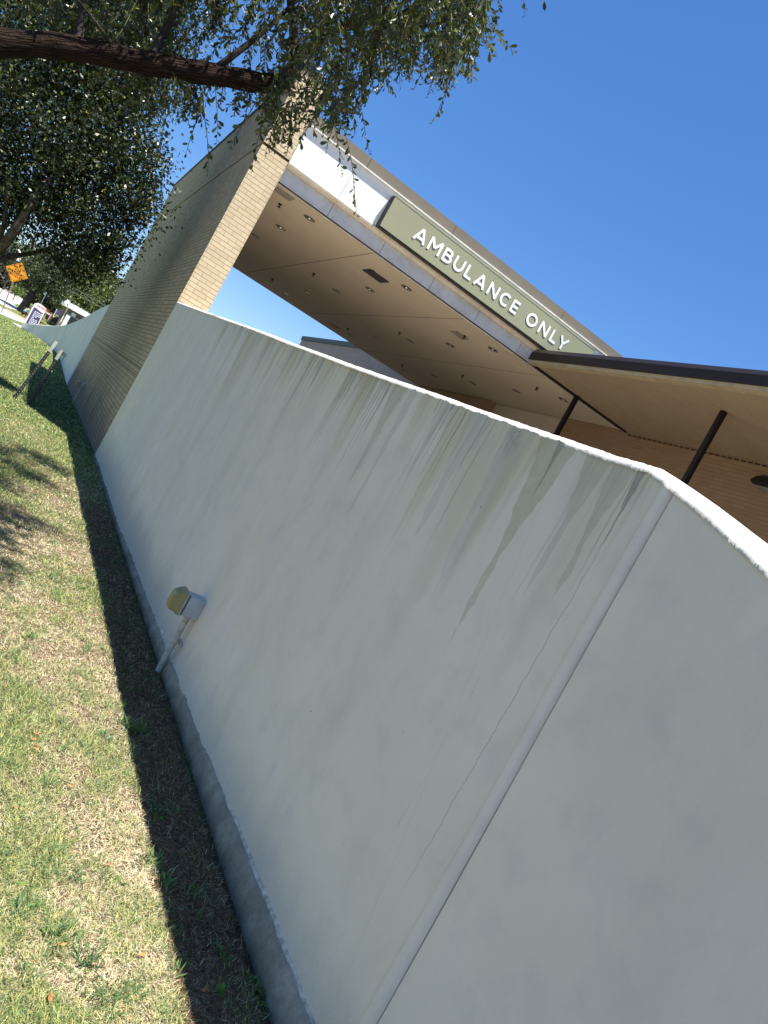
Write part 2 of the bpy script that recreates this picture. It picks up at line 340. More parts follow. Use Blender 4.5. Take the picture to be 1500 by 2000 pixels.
MT = dict(
    wall=mat_wallpaint(), cap=mat_capwhite(),
    brickx=mat_brick('buff brick front', 0, (.64, .525, .34), (.57, .46, .30), (.25, .185, .11), .55),
    bricky=mat_brick('buff brick side', 1, (.56, .43, .275), (.45, .345, .22), (.13, .095, .062), .14),
    brickb=mat_brick('brown brick building', 1, (.285, .195, .12), (.25, .17, .105), (.21, .145, .09), .3),
    brickfar=mat_brick('grey brown brick', 1, (.44, .33, .275), (.37, .28, .235), (.50, .43, .37), .9),
    leaf=mat_leaf('oak leaf', .36, .22), leaff=mat_leaf('far foliage', .5, .25),
    bark=mat_bark(), barkg=mat_bark_plain('grey bark', (.19, .15, .11), (.08, .06, .045)), barkd=mat_bark_plain('dark bark', (.06, .05, .042), (.025, .022, .02), 4),
    grass=mat_vcol('grass blade', .75, .2, .25), ground=mat_ground(),
    conc=mat_concrete('pale concrete', (.52, .49, .45)), drive=mat_concrete('driveway concrete', (.66, .60, .51)), foot=mat_foot(),
    curb=mat_concrete('tan kerb', (.45, .34, .24)),
    soffit=mat_soffit(), stucco=mat_whitestucco(), ledge=mat_ledge(), ledge2=mat_ledge((.66, .58, .47), .8),
    flash=simple('white metal flashing', (.75, .74, .72), .4, .5), copem=simple('taupe metal coping', (.175, .15, .105), .45, .4, 0, .05, 1.5),
    green=simple('olive sign panel', (.285, .285, .175), .45, .4, 0, .04, 1.), dark=simple('black metal', (.02, .018, .017), .5), letter=simple('white letter', (.82, .82, .82), .4, .4, 0, .02),
    edge=simple('letter side grey', (.20, .20, .17), .5), brown=simple('dark bronze metal', (.022, .014, .011), .55, .3, 0, .15, 3.), brownpost=simple('dark bronze post', (.010, .006, .006), .5, .3),
    rib=simple('beige soffit panel', (.30, .235, .15), .6, .3, 0, .05, 2.), ribtrim=simple('beige trim', (.36, .29, .18), .6, .3),
    lstucco=simple('light entrance stucco', (.46, .40, .34), .85, .1, 0, .06, 2., .2), greyv=simple('grey vent', (.30, .27, .22), .6), trimr=simple('bronze light trim', (.14, .11, .08), .45, .4), lens=simple('lamp reflector', (.8, .78, .72), .15, .8, .6),
    gbox=simple('painted outlet box', (.48, .50, .50), .5, .4), cond=simple('painted conduit', (.50, .47, .38), .6, .3, 0, .2, 30, .3), orange=simple('orange sign sheeting', (.80, .30, .015), .45, .4, 0, .04), black=simple('black ink', (.015, .015, .015), .6),
    white=simple('white painted metal', (.80, .80, .80), .5, .4, 0, .03), purple=simple('purple sign face', (.085, .05, .155), .5, .4, 0, .05), red=simple('red lettering', (.65, .10, .06), .5),
    wood=simple('weathered wood post', (.26, .17, .10), .8, .1, 0, .2, 20), tealc=simple('teal shirt', (.20, .38, .36), .8), redc=simple('dark red clothing', (.10, .015, .025), .8), skin=simple('skin', (.35, .2, .14), .6), hair=simple('hair', (.02, .015, .01), .6),
    steel=simple('galvanised steel', (.40, .41, .42), .4, .5, .6), blk=simple('black coated channel', (.025, .028, .025), .5, .4), glass=simple('dark window glass', (.01, .014, .03), .08, .6, 0, .1), car=simple('black car paint', (.012, .012, .015), .2, .6),
    farbrick=simple('tan brick wall', (.24, .165, .125), .85, .1, 0, .12, 3.), farlt=simple('white fascia', (.82, .82, .82), .5), dleaf=simple('dry leaf', (.42, .20, .08), .7, .1, 0, .3, 40), wire=simple('power cable', (.16, .16, .16), .5), tyre=simple('rubber', (.02, .02, .02), .8),
)
gc = NT('amber polycarbonate'); gc.b.inputs['Transmission Weight'].default_value = .35
MT['cover'] = gc.fin((.42, .37, .16), .35, .5)

# ------------------------------------------------------------------ ground
ys = np.concatenate([np.linspace(-30, 0, 16), np.linspace(0.5, 30, 60), np.linspace(31, 160, 66), np.linspace(180, 1800, 18)])
xs = np.concatenate([np.linspace(-1400, -40, 14), np.linspace(-36, 40, 77), np.linspace(60, 1400, 14)])
X, Y = np.meshgrid(xs, ys); Z = gz(X, Y)
nx, ny = len(xs), len(ys)
idx = np.arange(nx*ny).reshape(ny, nx)
F = np.stack([idx[:-1, :-1], idx[:-1, 1:], idx[1:, 1:], idx[1:, :-1]], -1).reshape(-1, 4)
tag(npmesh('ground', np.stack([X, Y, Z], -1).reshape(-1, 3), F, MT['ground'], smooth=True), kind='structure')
def patch(name, pts, mat, up):
    V = [hit(*q) for q in pts]
    bm = bmesh.new(); f = bm.faces.new([bm.verts.new((v[0], v[1], 0)) for v in V])
    for yc in list(range(44, 60, 4)) + list(range(60, 200, 5)):
        bmesh.ops.bisect_plane(bm, geom=bm.verts[:]+bm.edges[:]+bm.faces[:], plane_co=(0, yc, 0), plane_no=(0, 1, 0))
    for v in bm.verts: v.co.z = gz(0, v.co.y)+up
    bmesh.ops.recalc_face_normals(bm, faces=bm.faces)
    me = bpy.data.meshes.new(name); bm.to_mesh(me); bm.free()
    return tag(link(name, me, mat), kind='structure')
patch('street', [(-60, 520), (0, 559), (10, 563), (34, 575), (54, 587), (51, 597), (46, 601), (34, 593.5), (27, 594), (33, 601), (43, 606), (41, 609), (14, 601), (0, 593), (-60, 560)], MT['conc'], .012)
patch('sidewalk', [(-50, 560), (0, 598.5), (12, 606), (45, 624.5), (62, 632), (46, 631.5), (30, 626), (8, 617), (0, 613), (-60, 585)], MT['conc'], .016)
patch('path', [(24, 630.5), (28, 631), (41, 637), (47, 633), (49, 634.5), (44, 640), (38, 640)], MT['conc'], .016)
patch('road', [(83, 604.5), (100, 614), (127, 628), (127, 634), (118, 633), (98, 623), (82, 613)], MT['curb'], .012)
patch('kerb', [(10, 604), (13, 604), (46, 622), (62, 630), (60, 631), (44, 624), (12, 606.5)], MT['curb'], .03)
tag(MB().box(1.86, 9.78, -14, 13.2, -.32, .02).build('driveway', MT['drive']), kind='structure')
tag(MB().box(1.86, 9.78, 13.2, 60, -.32, .016).build('unseen_dark_ground', simple('asphalt', (.05, .048, .046), .9, .1, 0, .2, 5)), kind='structure')  # unseen ground, added dark so little sun bounces onto the soffit's rear

# ------------------------------------------------------------------ boundary wall near
TY = [-2, .3, .8, 1.165, 1.40, 1.645, 1.85, 2.1, 2.41, 2.79, 2.99, 3.44, 3.87, 4.2, 4.82, 5.59, 6.33, 9.21, 12]
TZ = [1.2, 1.50, 1.70, 1.847, 1.928, 1.997, 2.0, 2.012, 2.026, 2.044, 2.056, 2.078, 2.099, 2.115, 2.150, 2.190, 2.236, 2.387, 2.534]
def ztop(y): return np.interp(y, TY, TZ)
def edge_noise(y, a=.004):
    return a*(np.sin(y*37)+.7*np.sin(y*91+1.3)+.5*np.sin(y*211+2)+.4*np.sin(y*457))
bw = empty('boundary_wall', (1.5, 6, 0), 'long off-white plaster wall with green run-off stains rising beside the lawn', 'wall')
def wallface(name, y0, y1, ny_, xf):
    yy = y0+(y1-y0)*np.linspace(0, 1, ny_)**1.5 if y0 > 1 else np.linspace(y0, y1, ny_)
    tt = np.linspace(0, 1, 70)
    Yg, Tg = np.meshgrid(yy, tt); zt = ztop(Yg)+edge_noise(Yg, .0025)
    Zg = -.45+(zt+.45)*Tg
    Xg = xf(Yg, Zg)
    i = np.arange(Yg.size).reshape(Yg.shape)
    F = np.stack([i[:-1, :-1], i[1:, :-1], i[1:, 1:], i[:-1, 1:]], -1).reshape(-1, 4)
    V = np.stack([Xg, Yg, Zg], -1).reshape(-1, 3)
    return npmesh(name, V, F, MT['wall'], bw, uv=np.stack([Yg, zt-Zg], -1).reshape(-1, 2), smooth=True)
def xf_far(y, z):
    wv = .006*np.sin(y*1.3+z*.8)+.004*np.sin(y*2.9-z*2.1+1)
    wv = wv*np.clip((y-1.6)*2, 0, 1)*np.clip((12.05-y)*3, 0, 1)
    ridge = -.013*np.exp(-((y-1.562-.003*np.sin(z*5))/.017)**2) - .007*np.exp(-((y-4.06)/.10)**2)*np.clip(2-z, 0, 1)
    ridge = ridge*(1-.0*z)
    lip = .012*np.clip((1.545-y)/.015, 0, 1)
    return 1.497+wv+ridge+lip
wallface('wall_panel', 1.53, 11.975, 900, xf_far)
wallface('wall_panel', -2, 1.53, 120, lambda y, z: 1.5+.003*np.sin(y*4+z*3)+0*z)
MB().box(1.53, 1.8, 1.2, 11.97, -.45, 1.7).build('wall_core', MT['lstucco'], bw)
# rounded bright parge on top (bevel + top)
yy = np.concatenate([np.linspace(-2, 1.1, 60), np.linspace(1.1, 4, 700), np.linspace(4.01, 11.975, 500)])
prof = [(-.004, -.012, 0), (-.003, .0, 0), (.003, .006, .2), (.010, .013, .5), (.020, .020, .8), (.034, .025, 1), (.10, .028, .6), (.2, .030, .5), (.285, .031, .5), (.30, .025, .3), (.30, -.3, 0)]
P = []
rn = RNG.normal(0, 1, (len(yy), len(prof)))
for j, (dx, dz, na) in enumerate(prof):
    drop = edge_noise(yy*1.0, .0005)+.0006*rn[:, j]
    zz = ztop(yy)+dz+(drop if j < 6 else .2*drop)
    if j == 0: zz = ztop(yy)-.006-np.abs(.0016*rn[:, 0])*np.clip(2.6/np.maximum(yy, .5), .3, 1.6)
    # near panel is a touch lower and its face flush
    xx = 1.497+dx+.0005*rn[:, j]
    xx = np.where((yy > 1.535) & (yy < 1.62) & (j < 4), xx-.011*np.exp(-((yy-1.562)/.018)**2), xx)
    P.append(np.stack([xx, yy, zz], -1))
P = np.array(P); i = np.arange(P.shape[0]*P.shape[1]).reshape(P.shape[:2])
F = np.stack([i[:-1, :-1], i[1:, :-1], i[1:, 1:], i[:-1, 1:]], -1).reshape(-1, 4)
npmesh('wall_cap', P.reshape(-1, 3), F, MT['cap'], bw)
# exposed rough footing with broken plaster lip
yy = np.linspace(.3, 12, 900); rn = np.interp(np.arange(900), np.arange(0, 900, 6), RNG.normal(0, 1, 150)); rn2 = RNG.normal(0, 1, 900)
ht = np.interp(yy, [.3, 2, 3.2, 4.5, 6, 8, 12], [.14, .135, .115, .085, .055, .03, .01])+.0045*rn+.0012*rn2
rows = []
for dx, k in ((-.034, -2.5), (-.030, .0), (-.027, .45), (-.024, .8), (-.012, 1.), (.01, 1.04)):
    rows.append(np.stack([1.5+dx+.0012*RNG.normal(0, 1, 900), yy, np.where(k < 0, -.3, ht*k)], -1))
P = np.array(rows); i = np.arange(P.shape[0]*P.shape[1]).reshape(P.shape[:2])
F = np.stack([i[:-1, :-1], i[1:, :-1], i[1:, 1:], i[:-1, 1:]], -1).reshape(-1, 4)
npmesh('footing', P.reshape(-1, 3), F, MT['foot'], bw)
# flaking plaster lip over the footing
rows = []
lipn = np.interp(np.arange(900), np.arange(0, 900, 15), RNG.normal(0, 1, 60))+.35*np.interp(np.arange(900), np.arange(0, 900, 5), RNG.normal(0, 1, 180))
m = (yy < 5.2)
for dx, k in ((-.004, -.004), (-.009, .0), (-.007, .005), (.001, .014)):
    rows.append(np.stack([(1.5+dx+.0012*lipn)[m], yy[m], (ht+k+.002*lipn)[m]], -1))
P = np.array(rows); i = np.arange(P.shape[0]*P.shape[1]).reshape(P.shape[:2])
F = np.stack([i[:-1, :-1], i[1:, :-1], i[1:, 1:], i[:-1, 1:]], -1).reshape(-1, 4)
npmesh('plaster_lip', P.reshape(-1, 3), F, simple('bare plaster', (.56, .51, .42), .85, .1, 0, .35, 30, .6), bw)

# ------------------------------------------------------------------ boundary wall beyond the pier
fc = [(1.5, 24.87, 2.49), (1.5, 28, 2.35), (1.5, 31, 2.14), (1.5, 34, 1.91), (1.5, 37, 1.75), (1.44, 39.5, 1.53), (1.32, 42, 1.25), (1.12, 44, .98), (.8, 45.2, .74), (.4, 46, .52), (.05, 46.6, .34), (-.25, 47.4, .18), (-.5, 48.5, -.03)]
fw = empty('curved_wall', (1.5, 36, -.2), 'pale plaster wall beyond the brick pier, curving away and swooping down to the sidewalk', 'wall')
n = 120; t = np.linspace(0, len(fc)-1, n); A = np.array(fc); Cx = [np.interp(t, range(len(fc)), A[:, k]) for k in range(3)]
for _ in range(3):
    for k in range(3): Cx[k][1:-1] = (Cx[k][:-2]+2*Cx[k][1:-1]+Cx[k][2:])/4
cx, cy, cz = Cx
dx, dy = np.gradient(cx), np.gradient(cy); L = np.hypot(dx, dy); nxv, nyv = dy/L, -dx/L
rows = []
for off, zf in ((0, 'b'), (0, .2), (0, .4), (0, .6), (0, .8), (0, 't'), (.03, 'T'), (.25, 'T'), (.25, 'b')):
    gb = gz(0, cy)-.3
    z = gb if zf == 'b' else cz if zf == 't' else cz+.03 if zf == 'T' else gb+(cz-gb)*zf
    rows.append(np.stack([cx+nxv*off, cy+nyv*off, z], -1))
P = np.array(rows); i = np.arange(P.shape[0]*P.shape[1]).reshape(P.shape[:2])
F = np.stack([i[:-1, :-1], i[1:, :-1], i[1:, 1:], i[:-1, 1:]], -1)
npmesh('wall_panel', P[:6].reshape(-1, 3), F[:5].reshape(-1, 4), simple('pale wall paint', (.72, .69, .62), .8, .2, 0, .08, .7), fw, smooth=True)
npmesh('wall_cap', P.reshape(-1, 3), F[5:].reshape(-1, 4), MT['cap'], fw)

# ------------------------------------------------------------------ brick pier
PX0, PX1, PY0, PY1, PT = 1.5, 1.945, 12.012, 24.85, 6.37
pier = empty('brick_pier', (1.72, 18, 0), 'tall buff brick blade wall carrying the left side of the ambulance canopy', 'brick wall')
me = MB(); me.box(PX0, PX1, PY0, PY1, -.5, 1.31); me.box(PX0-.004, PX1+.004, PY0-.004, PY1+.004, 1.322, 1.438); me.box(PX0, PX1, PY0, PY1, 1.45, 5.15)
o = me.build('brick_shaft', MT['bricky'], pier); o.data.materials.append(MT['brickx'])
def split_mat(o):
    for p in o.data.polygons: p.material_index = 1 if abs(p.normal.y) > .7 else 0
split_mat(o)
o = MB().box(PX0, PX1, PY0, PY1, 5.19, PT).build('brick_parapet', MT['bricky'], pier); o.data.materials.append(MT['brickx']); split_mat(o)
MB().box(PX0+.03, PX1-.03, PY0+.03, PY1-.03, -.4, PT-.1).build('recessed_joint', simple('dark joint', (.07, .055, .04), .9), pier)
MB().box(PX0-.02, PX1+.02, PY0-.02, PY1+.02, PT, PT+.05).build('coping', MT['brown'], pier)
MB().box(PX0+.004, PX0+.05, PY0-.035, PY0-.001, -.3, 2.50).build('sealant_joint', simple('sealant', (.05, .05, .05), .8), pier)

# ------------------------------------------------------------------ ambulance canopy
cx0, cx1, cyf, cyb = PX1, 9.8, 12.0, 21.4
can = empty('ambulance_canopy', (5.9, 16.7, 0), 'big flat-roofed canopy with beige soffit and white stucco fascia over the ambulance bay', 'canopy')
MB().box(cx0+.002, 12.4, cyf+.19, cyb, 4.83, 5.7).build('soffit', MT['soffit'], can)
m_ = MB()
for a, b in zip([cx0+.002, 2.845, 3.86, 4.9, 5.92, 6.956, 7.99, 9.03], [2.837, 3.852, 4.892, 5.912, 6.948, 7.982, 9.022, 9.8]):
    m_.prism([(cyf+.095, 4.868), (cyf+.10, 5.085), (cyf+.17, 5.085), (cyf+.17, 4.868)], 0, a, b)
m_.build('lower_fascia', MT['ledge'], can)
MB().box(cx0+.002, cx1, cyf+.11, cyf+.18, 4.85, 5.1).build('fascia_backing', MT['dark'], can)
MB().box(cx0+.002, cx1, cyf+.12, cyf+.185, 4.835, 4.866).build('soffit_trim', MT['ledge2'], can)
m_ = MB()
for a, b in zip([cx0+.002, 2.845, 3.86, 4.9, 5.92, 6.956, 7.99, 9.03], [2.839, 3.854, 4.894, 5.914, 6.95, 7.984, 9.024, 9.8]):
    m_.prism([(cyf+.105, 5.088), (cyf+.03, 5.10), (cyf-.005, 5.12), (cyf-.012, 5.15), (cyf, 5.168), (cyf+.105, 5.168)], 0, a, b)
m_.build('drip_ledge', MT['ledge2'], can)
m_ = MB()
for a, b in ((cx0+.002, 2.842), (2.848, 5.9), (5.906, 9.8)): m_.box(a, b, cyf+.002, cyf+.3, 5.17, 5.765)
m_.build('upper_fascia', MT['stucco'], can)
m_ = MB()
for a, b in zip([cx0+.002, 3.92, 4.98, 6.10, 7.22, 8.4], [3.912, 4.972, 6.092, 7.212, 8.392, 9.8]): m_.box(a, b, cyf-.055, cyf+.3, 5.768, 5.784)
m_.build('flashing', MT['flash'], can)
m_ = MB()
for a, b in zip([cx0+.002, 2.996, 4.745, 7.35], [2.988, 4.737, 7.342, 9.8]):
    m_.prism([(cyf-.008, 5.786), (cyf-.008, 5.965), (cyf+.3, 5.965), (cyf+.3, 5.786)], 0, a, b)
m_.build('coping', MT['copem'], can)
MB().box(cx0+.002, cx1+.002, cyf+.302, cyb, 5.71, 5.93).build('roof', MT['copem'], can)
# soffit fittings
def disc(m_, x, y, z, r, h, n=20): m_.tube([(x, y, z), (x, y, z-h)], r, n)
LX, LY = (2.745, 4.76, 6.815, 8.72), (12.68, 14.38, 16.31, 18.36, 20.2)
proto = None
for a in LX:
    for b in LY:
        if proto is None:
            z = 4.828
            m_ = MB()
            for k in range(24):
                t0, t1 = 2*math.pi*k/24, 2*math.pi*(k+1)/24
                for (r0, z0), (r1, z1) in (((.082, z), (.105, z)), ((.105, z), (.105, z+.003)), ((.082, z), (.076, z+.004))):
                    m_.poly([(a+r0*math.cos(t0), b+r0*math.sin(t0), z0-.004), (a+r0*math.cos(t1), b+r0*math.sin(t1), z0-.004), (a+r1*math.cos(t1), b+r1*math.sin(t1), z1-.004), (a+r1*math.cos(t0), b+r1*math.sin(t0), z1-.004)])
            dl = m_.build('downlight', MT['trimr'], can)
            s1 = MB().tube([(a, b, z-.001), (a, b, z-.002)], .083, 24).build('baffle', simple('dark bronze baffle', (.06, .045, .035), .4), dl)
            s2 = MB().tube([(a, b, z-.0025), (a, b, z-.012)], [.03, .022], 16).build('lamp', MT['lens'], dl)
            for s_ in (s1, s2): s_.matrix_parent_inverse = Matrix.Identity(4)
            m_ = MB()
            for sg in (1,): m_.prism([(a+sg*.05-.008, b-.05), (a+sg*.05+.008, b-.05), (a+sg*.05+.008, b+.05), (a+sg*.05-.008, b+.05)], 2, z-.006, z-.003)
            s3 = m_.build('reflector', MT['lens'], dl); s3.matrix_parent_inverse = Matrix.Identity(4)
            proto = dl; kids = (s1, s2, s3); pa, pb = a, b
        else:
            d = proto.copy(); COL.objects.link(d); d.location = (a-pa, b-pb, 0)
            for k_ in kids:
                c_ = k_.copy(); COL.objects.link(c_); c_.parent = d
proto = None
for (a, b) in ((2.3, 13.0), (4.11, 16.1), (4.14, 19.5), (6.44, 16.18), (6.45, 19.5), (6.36, 13.05), (8.33, 19.6), (8.33, 16.17), (8.31, 13.08)):
    if proto is None:
        m_ = MB(); m_.tube([(a, b, 4.83), (a, b, 4.81)], .03, 12); m_.tube([(a, b, 4.81), (a, b, 4.775)], .011, 8); m_.tube([(a, b, 4.775), (a, b, 4.768)], .033, 12)
        proto = m_.build('sprinkler_head', MT['dark'], can); pa, pb = a, b
    else:
        d = proto.copy(); COL.objects.link(d); d.location = (a-pa, b-pb, 0)
for (x0, x1, y0, y1) in ((2.02, 2.32, 12.22, 12.52), (6.2, 6.5, 13.1, 13.4), (6.2, 6.5, 20.25, 20.55)):
    m_ = MB().box(x0, x1, y0, y1, 4.818, 4.829)
    for k in range(6): m_.box(x0+.02, x1-.02, y0+.03+k*.045, y0+.045+k*.045, 4.813, 4.8175)
    m_.build('soffit_vent', MT['greyv'], can)
m_ = MB().box(4.15, 4.56, 13.04, 13.43, 4.815, 4.829); m_.box(4.20, 4.23, 13.00, 13.035, 4.79, 4.829)
m_.build('access_hatch', simple('dark hatch', (.045, .04, .038), .6), can)
rod = MB(); rod.tube([(6.76, 14, 5.93), (6.74, 14, 6.82)], .008, 6); rod.box(6.7, 6.82, 13.94, 14.06, 5.93, 5.95)
tag(rod.build('roof_mast', MT['steel']), 'thin grey rod standing on the canopy roof above the green sign', 'mast')

# ------------------------------------------------------------------ ambulance sign with raised letters
sg = empty('ambulance_sign', (5.9, 11.9, 5.17), 'olive green sign panel reading AMBULANCE ONLY mounted on the white fascia', 'sign')
MB().box(3.57, 8.23, 11.86, 11.985, 5.17, 5.675, .004).build('panel', MT['green'], sg)
MB().box(3.56, 8.24, 11.875, 11.998, 5.150, 5.168).build('bottom_channel', MT['dark'], sg)
MB().box(3.552, 3.568, 11.875, 11.998, 5.150, 5.68).build('end_channel', MT['dark'], sg)
MB().box(3.57, 8.23, 11.856, 11.93, 5.677, 5.684).build('top_trim', MT['green'], sg)
w_ = .036
def arc(cx_, cz_, rx, rz, a0, a1, n=16): return [(cx_+rx*math.cos(math.radians(a0+(a1-a0)*k/n)), cz_+rz*math.sin(math.radians(a0+(a1-a0)*k/n))) for k in range(n+1)]
GL = {  # stroke paths in a unit cap height box, centred at x=0
 'A': [[(-.46, 0), (0, 1)], [(.46, 0), (0, 1)], [(-.28, .28), (.28, .28)]],
 'M': [[(-.48, 0), (-.48, 1)], [(.48, 0), (.48, 1)], [(-.48, 1), (0, .36)], [(.48, 1), (0, .36)]],
 'B': [[(-.32, 0), (-.32, 1)], [(-.32, .92), (.04, .92)]+arc(.04, .73, .22, .19, 90, -90)+[(-.32, .54)], [(.04, .52)]+arc(.08, .30, .26, .22, 90, -90)+[(-.32, .08)]],
 'U': [[(-.38, 1), (-.38, .42)]+arc(0, .42, .38, .36, 180, 360)+[(.38, 1)]],
 'L': [[(-.27, 0), (-.27, 1)], [(-.27, .08), (.33, .08)]],
 'N': [[(-.40, 0), (-.40, 1)], [(.40, 0), (.40, 1)], [(-.40, .97), (.40, .03)]],
 'C': [arc(.04, .5, .44, .43, 48, 312, 24)],
 'E': [[(-.29, 0), (-.29, 1)], [(-.29, .92), (.32, .92)], [(-.29, .5), (.26, .5)], [(-.29, .08), (.32, .08)]],
 'O': [arc(0, .5, .46, .43, 0, 360, 30)],
 'Y': [[(0, 0), (0, .46)], [(0, .44), (-.42, 1)], [(0, .44), (.42, 1)]],
 'T': [[(0, 0), (0, 1)], [(-.38, .92), (.38, .92)]], 'F': [[(-.27, 0), (-.27, 1)], [(-.27, .92), (.32, .92)], [(-.27, .5), (.24, .5)]],
 'R': [[(-.32, 0), (-.32, 1)], [(-.32, .92), (.04, .92)]+arc(.04, .7, .24, .22, 90, -90)+[(-.32, .48)], [(.02, .48), (.34, 0)]],
 'W': [[(-.62, 1), (-.3, 0)], [(-.3, 0), (0, .9)], [(0, .9), (.3, 0)], [(.3, 0), (.62, 1)]], 'H': [[(-.38, 0), (-.38, 1)], [(.38, 0), (.38, 1)], [(-.38, .5), (.38, .5)]],
 'G': [arc(.04, .5, .44, .43, 48, 330, 24)+[(.44, .46), (.12, .46)]], 'V': [[(-.42, 1), (0, 0)], [(0, 0), (.42, 1)]], 'I': [[(0, 0), (0, 1)]],
 'S': [arc(0, .72, .28, .21, 40, 270, 14)+arc(0, .28, .3, .22, 90, -140, 14)],
}
def glyph(m_, ch, place, h, sw):
    """place(u,v,d)->3d point; strokes become flat bars of depth"""
    for si, path in enumerate(GL[ch]):
        pts = [Vector((a*h, b*h)) for a, b in path]
        closed = (pts[0]-pts[-1]).length < 1e-4 and len(pts) > 3
        L_, R_ = [], []
        for i, q in enumerate(pts):
            if closed: d0, d1 = (q-pts[i-1 if i else -2]).normalized(), (pts[i+1 if i < len(pts)-1 else 1]-q).normalized()
            else: d0 = (q-pts[max(i-1, 0)]); d1 = (pts[min(i+1, len(pts)-1)]-q); d0 = d0.normalized() if d0.length > 1e-9 else d1.normalized(); d1 = d1.normalized() if d1.length > 1e-9 else d0
            tdir = (d0+d1).normalized(); nrm = Vector((-tdir.y, tdir.x)); k = 1/max(.6, tdir.dot(d0))
            L_.append(q+nrm*sw/2*k); R_.append(q-nrm*sw/2*k)
        dd = .0006*si
        for i in range(len(pts)-1):
            quad = [L_[i], L_[i+1], R_[i+1], R_[i]]
            fr = [m_.bm.verts.new(place(q.x, q.y, 1, dd)) for q in quad]; bk = [m_.bm.verts.new(place(q.x, q.y, 0, dd)) for q in quad]
            m_.bm.faces.new(fr)
            for e in range(4):
                if (e == 1 and i < len(pts)-2) or (e == 3 and i > 0): continue
                m_.bm.faces.new((fr[e], bk[e], bk[(e+1) % 4], fr[(e+1) % 4]))
LXS = [4.243, 4.54, 4.81, 5.055, 5.29, 5.545, 5.832, 6.11, 6.35, 6.765, 7.065, 7.325, 7.545]
for ch, x in zip('AMBULANCEONLY', LXS):
    m_ = MB()
    glyph(m_, ch, lambda u, v, f, dd, x=x: (x+u, (11.849-dd) if f else 11.858, 5.322+v), .215, .043)
    bmesh.ops.remove_doubles(m_.bm, verts=m_.bm.verts, dist=1e-5)
    o = m_.build('letter', MT['letter'], sg); o.data.materials.append(MT['edge'])
    for p in o.data.polygons: p.material_index = 0 if abs(p.normal.y) > .7 else 1

# ------------------------------------------------------------------ hospital building behind
hb = empty('hospital_building', (10, 12, 0), 'brown brick building behind the wall with a light stucco entrance bay', 'building')
MB().box(9.75, 12.5, -12, 13.87, -.2, 4.829).build('brick_wall', MT['brickb'], hb)
MB().box(9.85, 12.5, 13.87, 16.78, -.2, 4.82).build('stucco_bay', MT['lstucco'], hb)
MB().box(9.68, 12.5, 16.78, 20.9, -.2, 4.825).build('brick_wall', MT['brickb'], hb)
MB().box(9.66, 9.679, 16.76, 20.9, 4.56, 4.80).build('lintel_band', simple('lintel brown', (.26, .17, .11), .8), hb)
MB().box(9.83, 13.5, 21.42, 34.75, -.2, 5.75).build('rear_wall', MT['brickfar'], hb)
MB().box(9.78, 13.55, 21.42, 34.8, 5.752, 5.94).build('roof_edge', simple('dark slate cap', (.045, .055, .055), .5), hb)
MB().box(9.755, 12.6, -12, 11.85, 4.831, 5.3).build('upper_wall', MT['brickb'], hb)
m_ = MB()
yv = -2.
while yv < 11.7: m_.box(9.742, 9.749, yv, yv+.095, 4.745, 4.768); yv += .135  # dark bars standing in for the shadow inside the soffit rib ends
m_.build('rib_end_shade', MT['dark'], hb)['kind'] = 'stuff'
# ------------------------------------------------------------------ walkway canopy (dark bronze edge)
wc = empty('walkway_canopy', (8.4, 6, 0), 'low dark bronze edged canopy with ribbed beige underside in front of the brown brick wall', 'canopy')
WX, WE = 7.1, 11.86
MB().prism([(WX, 4.845), (WX-.02, 4.86), (WX-.02, 5.0), (WX+.05, 5.075), (WX+.2, 5.075), (WX+.2, 4.845)], 1, -10, WE+.0) if False else None
m_ = MB(); m_.prism([(WX-.02, 4.85), (WX-.02, 4.985), (WX+.045, 5.075), (WX+.16, 5.075), (WX+.16, 4.85)], 1, -10, WE); m_.build('gutter', MT['brown'], wc)
MB().box(WX+.165, 9.74, -10, WE-.02, 4.87, 5.04).build('roof', MT['brown'], wc)
MB().box(WX+.0, WX+.13, -10, WE, 4.79, 4.847).build('edge_trim', MT['ribtrim'], wc)
MB().box(WX+.14, 9.74, WE-.06, WE-.005, 4.785, 4.868).build('end_trim', MT['brown'], wc)
# ribs run along x
yy = []; y = WE-.065
pr = [(-.0, 4.800)]
prof2 = []
y = -10.
while y < WE-.19:
    prof2 += [(y, 4.797), (y+.072, 4.797), (y+.080, 4.803), (y+.127, 4.803)]; y += .135
prof2 += [(y, 4.797), (y, 4.86), (-10, 4.86)]
m_ = MB(); m_.prism(prof2, 0, WX+.135, 9.74); m_.build('ribbed_soffit', MT['rib'], wc)
for (px_, py_) in ((8.3, 11.74), (7.93, 8.03), (7.93, 3.9)):
    m_ = MB().box(px_-.038, px_+.038, py_-.038, py_+.038, -.02, 4.796, .004); m_.build('post', MT['brownpost'], wc)
wl = empty('wall_lamp', (9.6, 8.2, 4.45), 'dark shielded lamp fixed to the brown brick wall under the bronze canopy', 'wall lamp')
m_ = MB(); m_.prism([(9.748, 4.36), (9.748, 4.57), (9.66, 4.59), (9.52, 4.50), (9.44, 4.40), (9.52, 4.37)], 1, 7.95, 8.42); m_.build('housing', MT['dark'], wl)
MB().box(9.50, 9.70, 7.98, 8.39, 4.352, 4.359).build('lens', simple('lamp lens', (.25, .27, .24), .2, .6), wl)

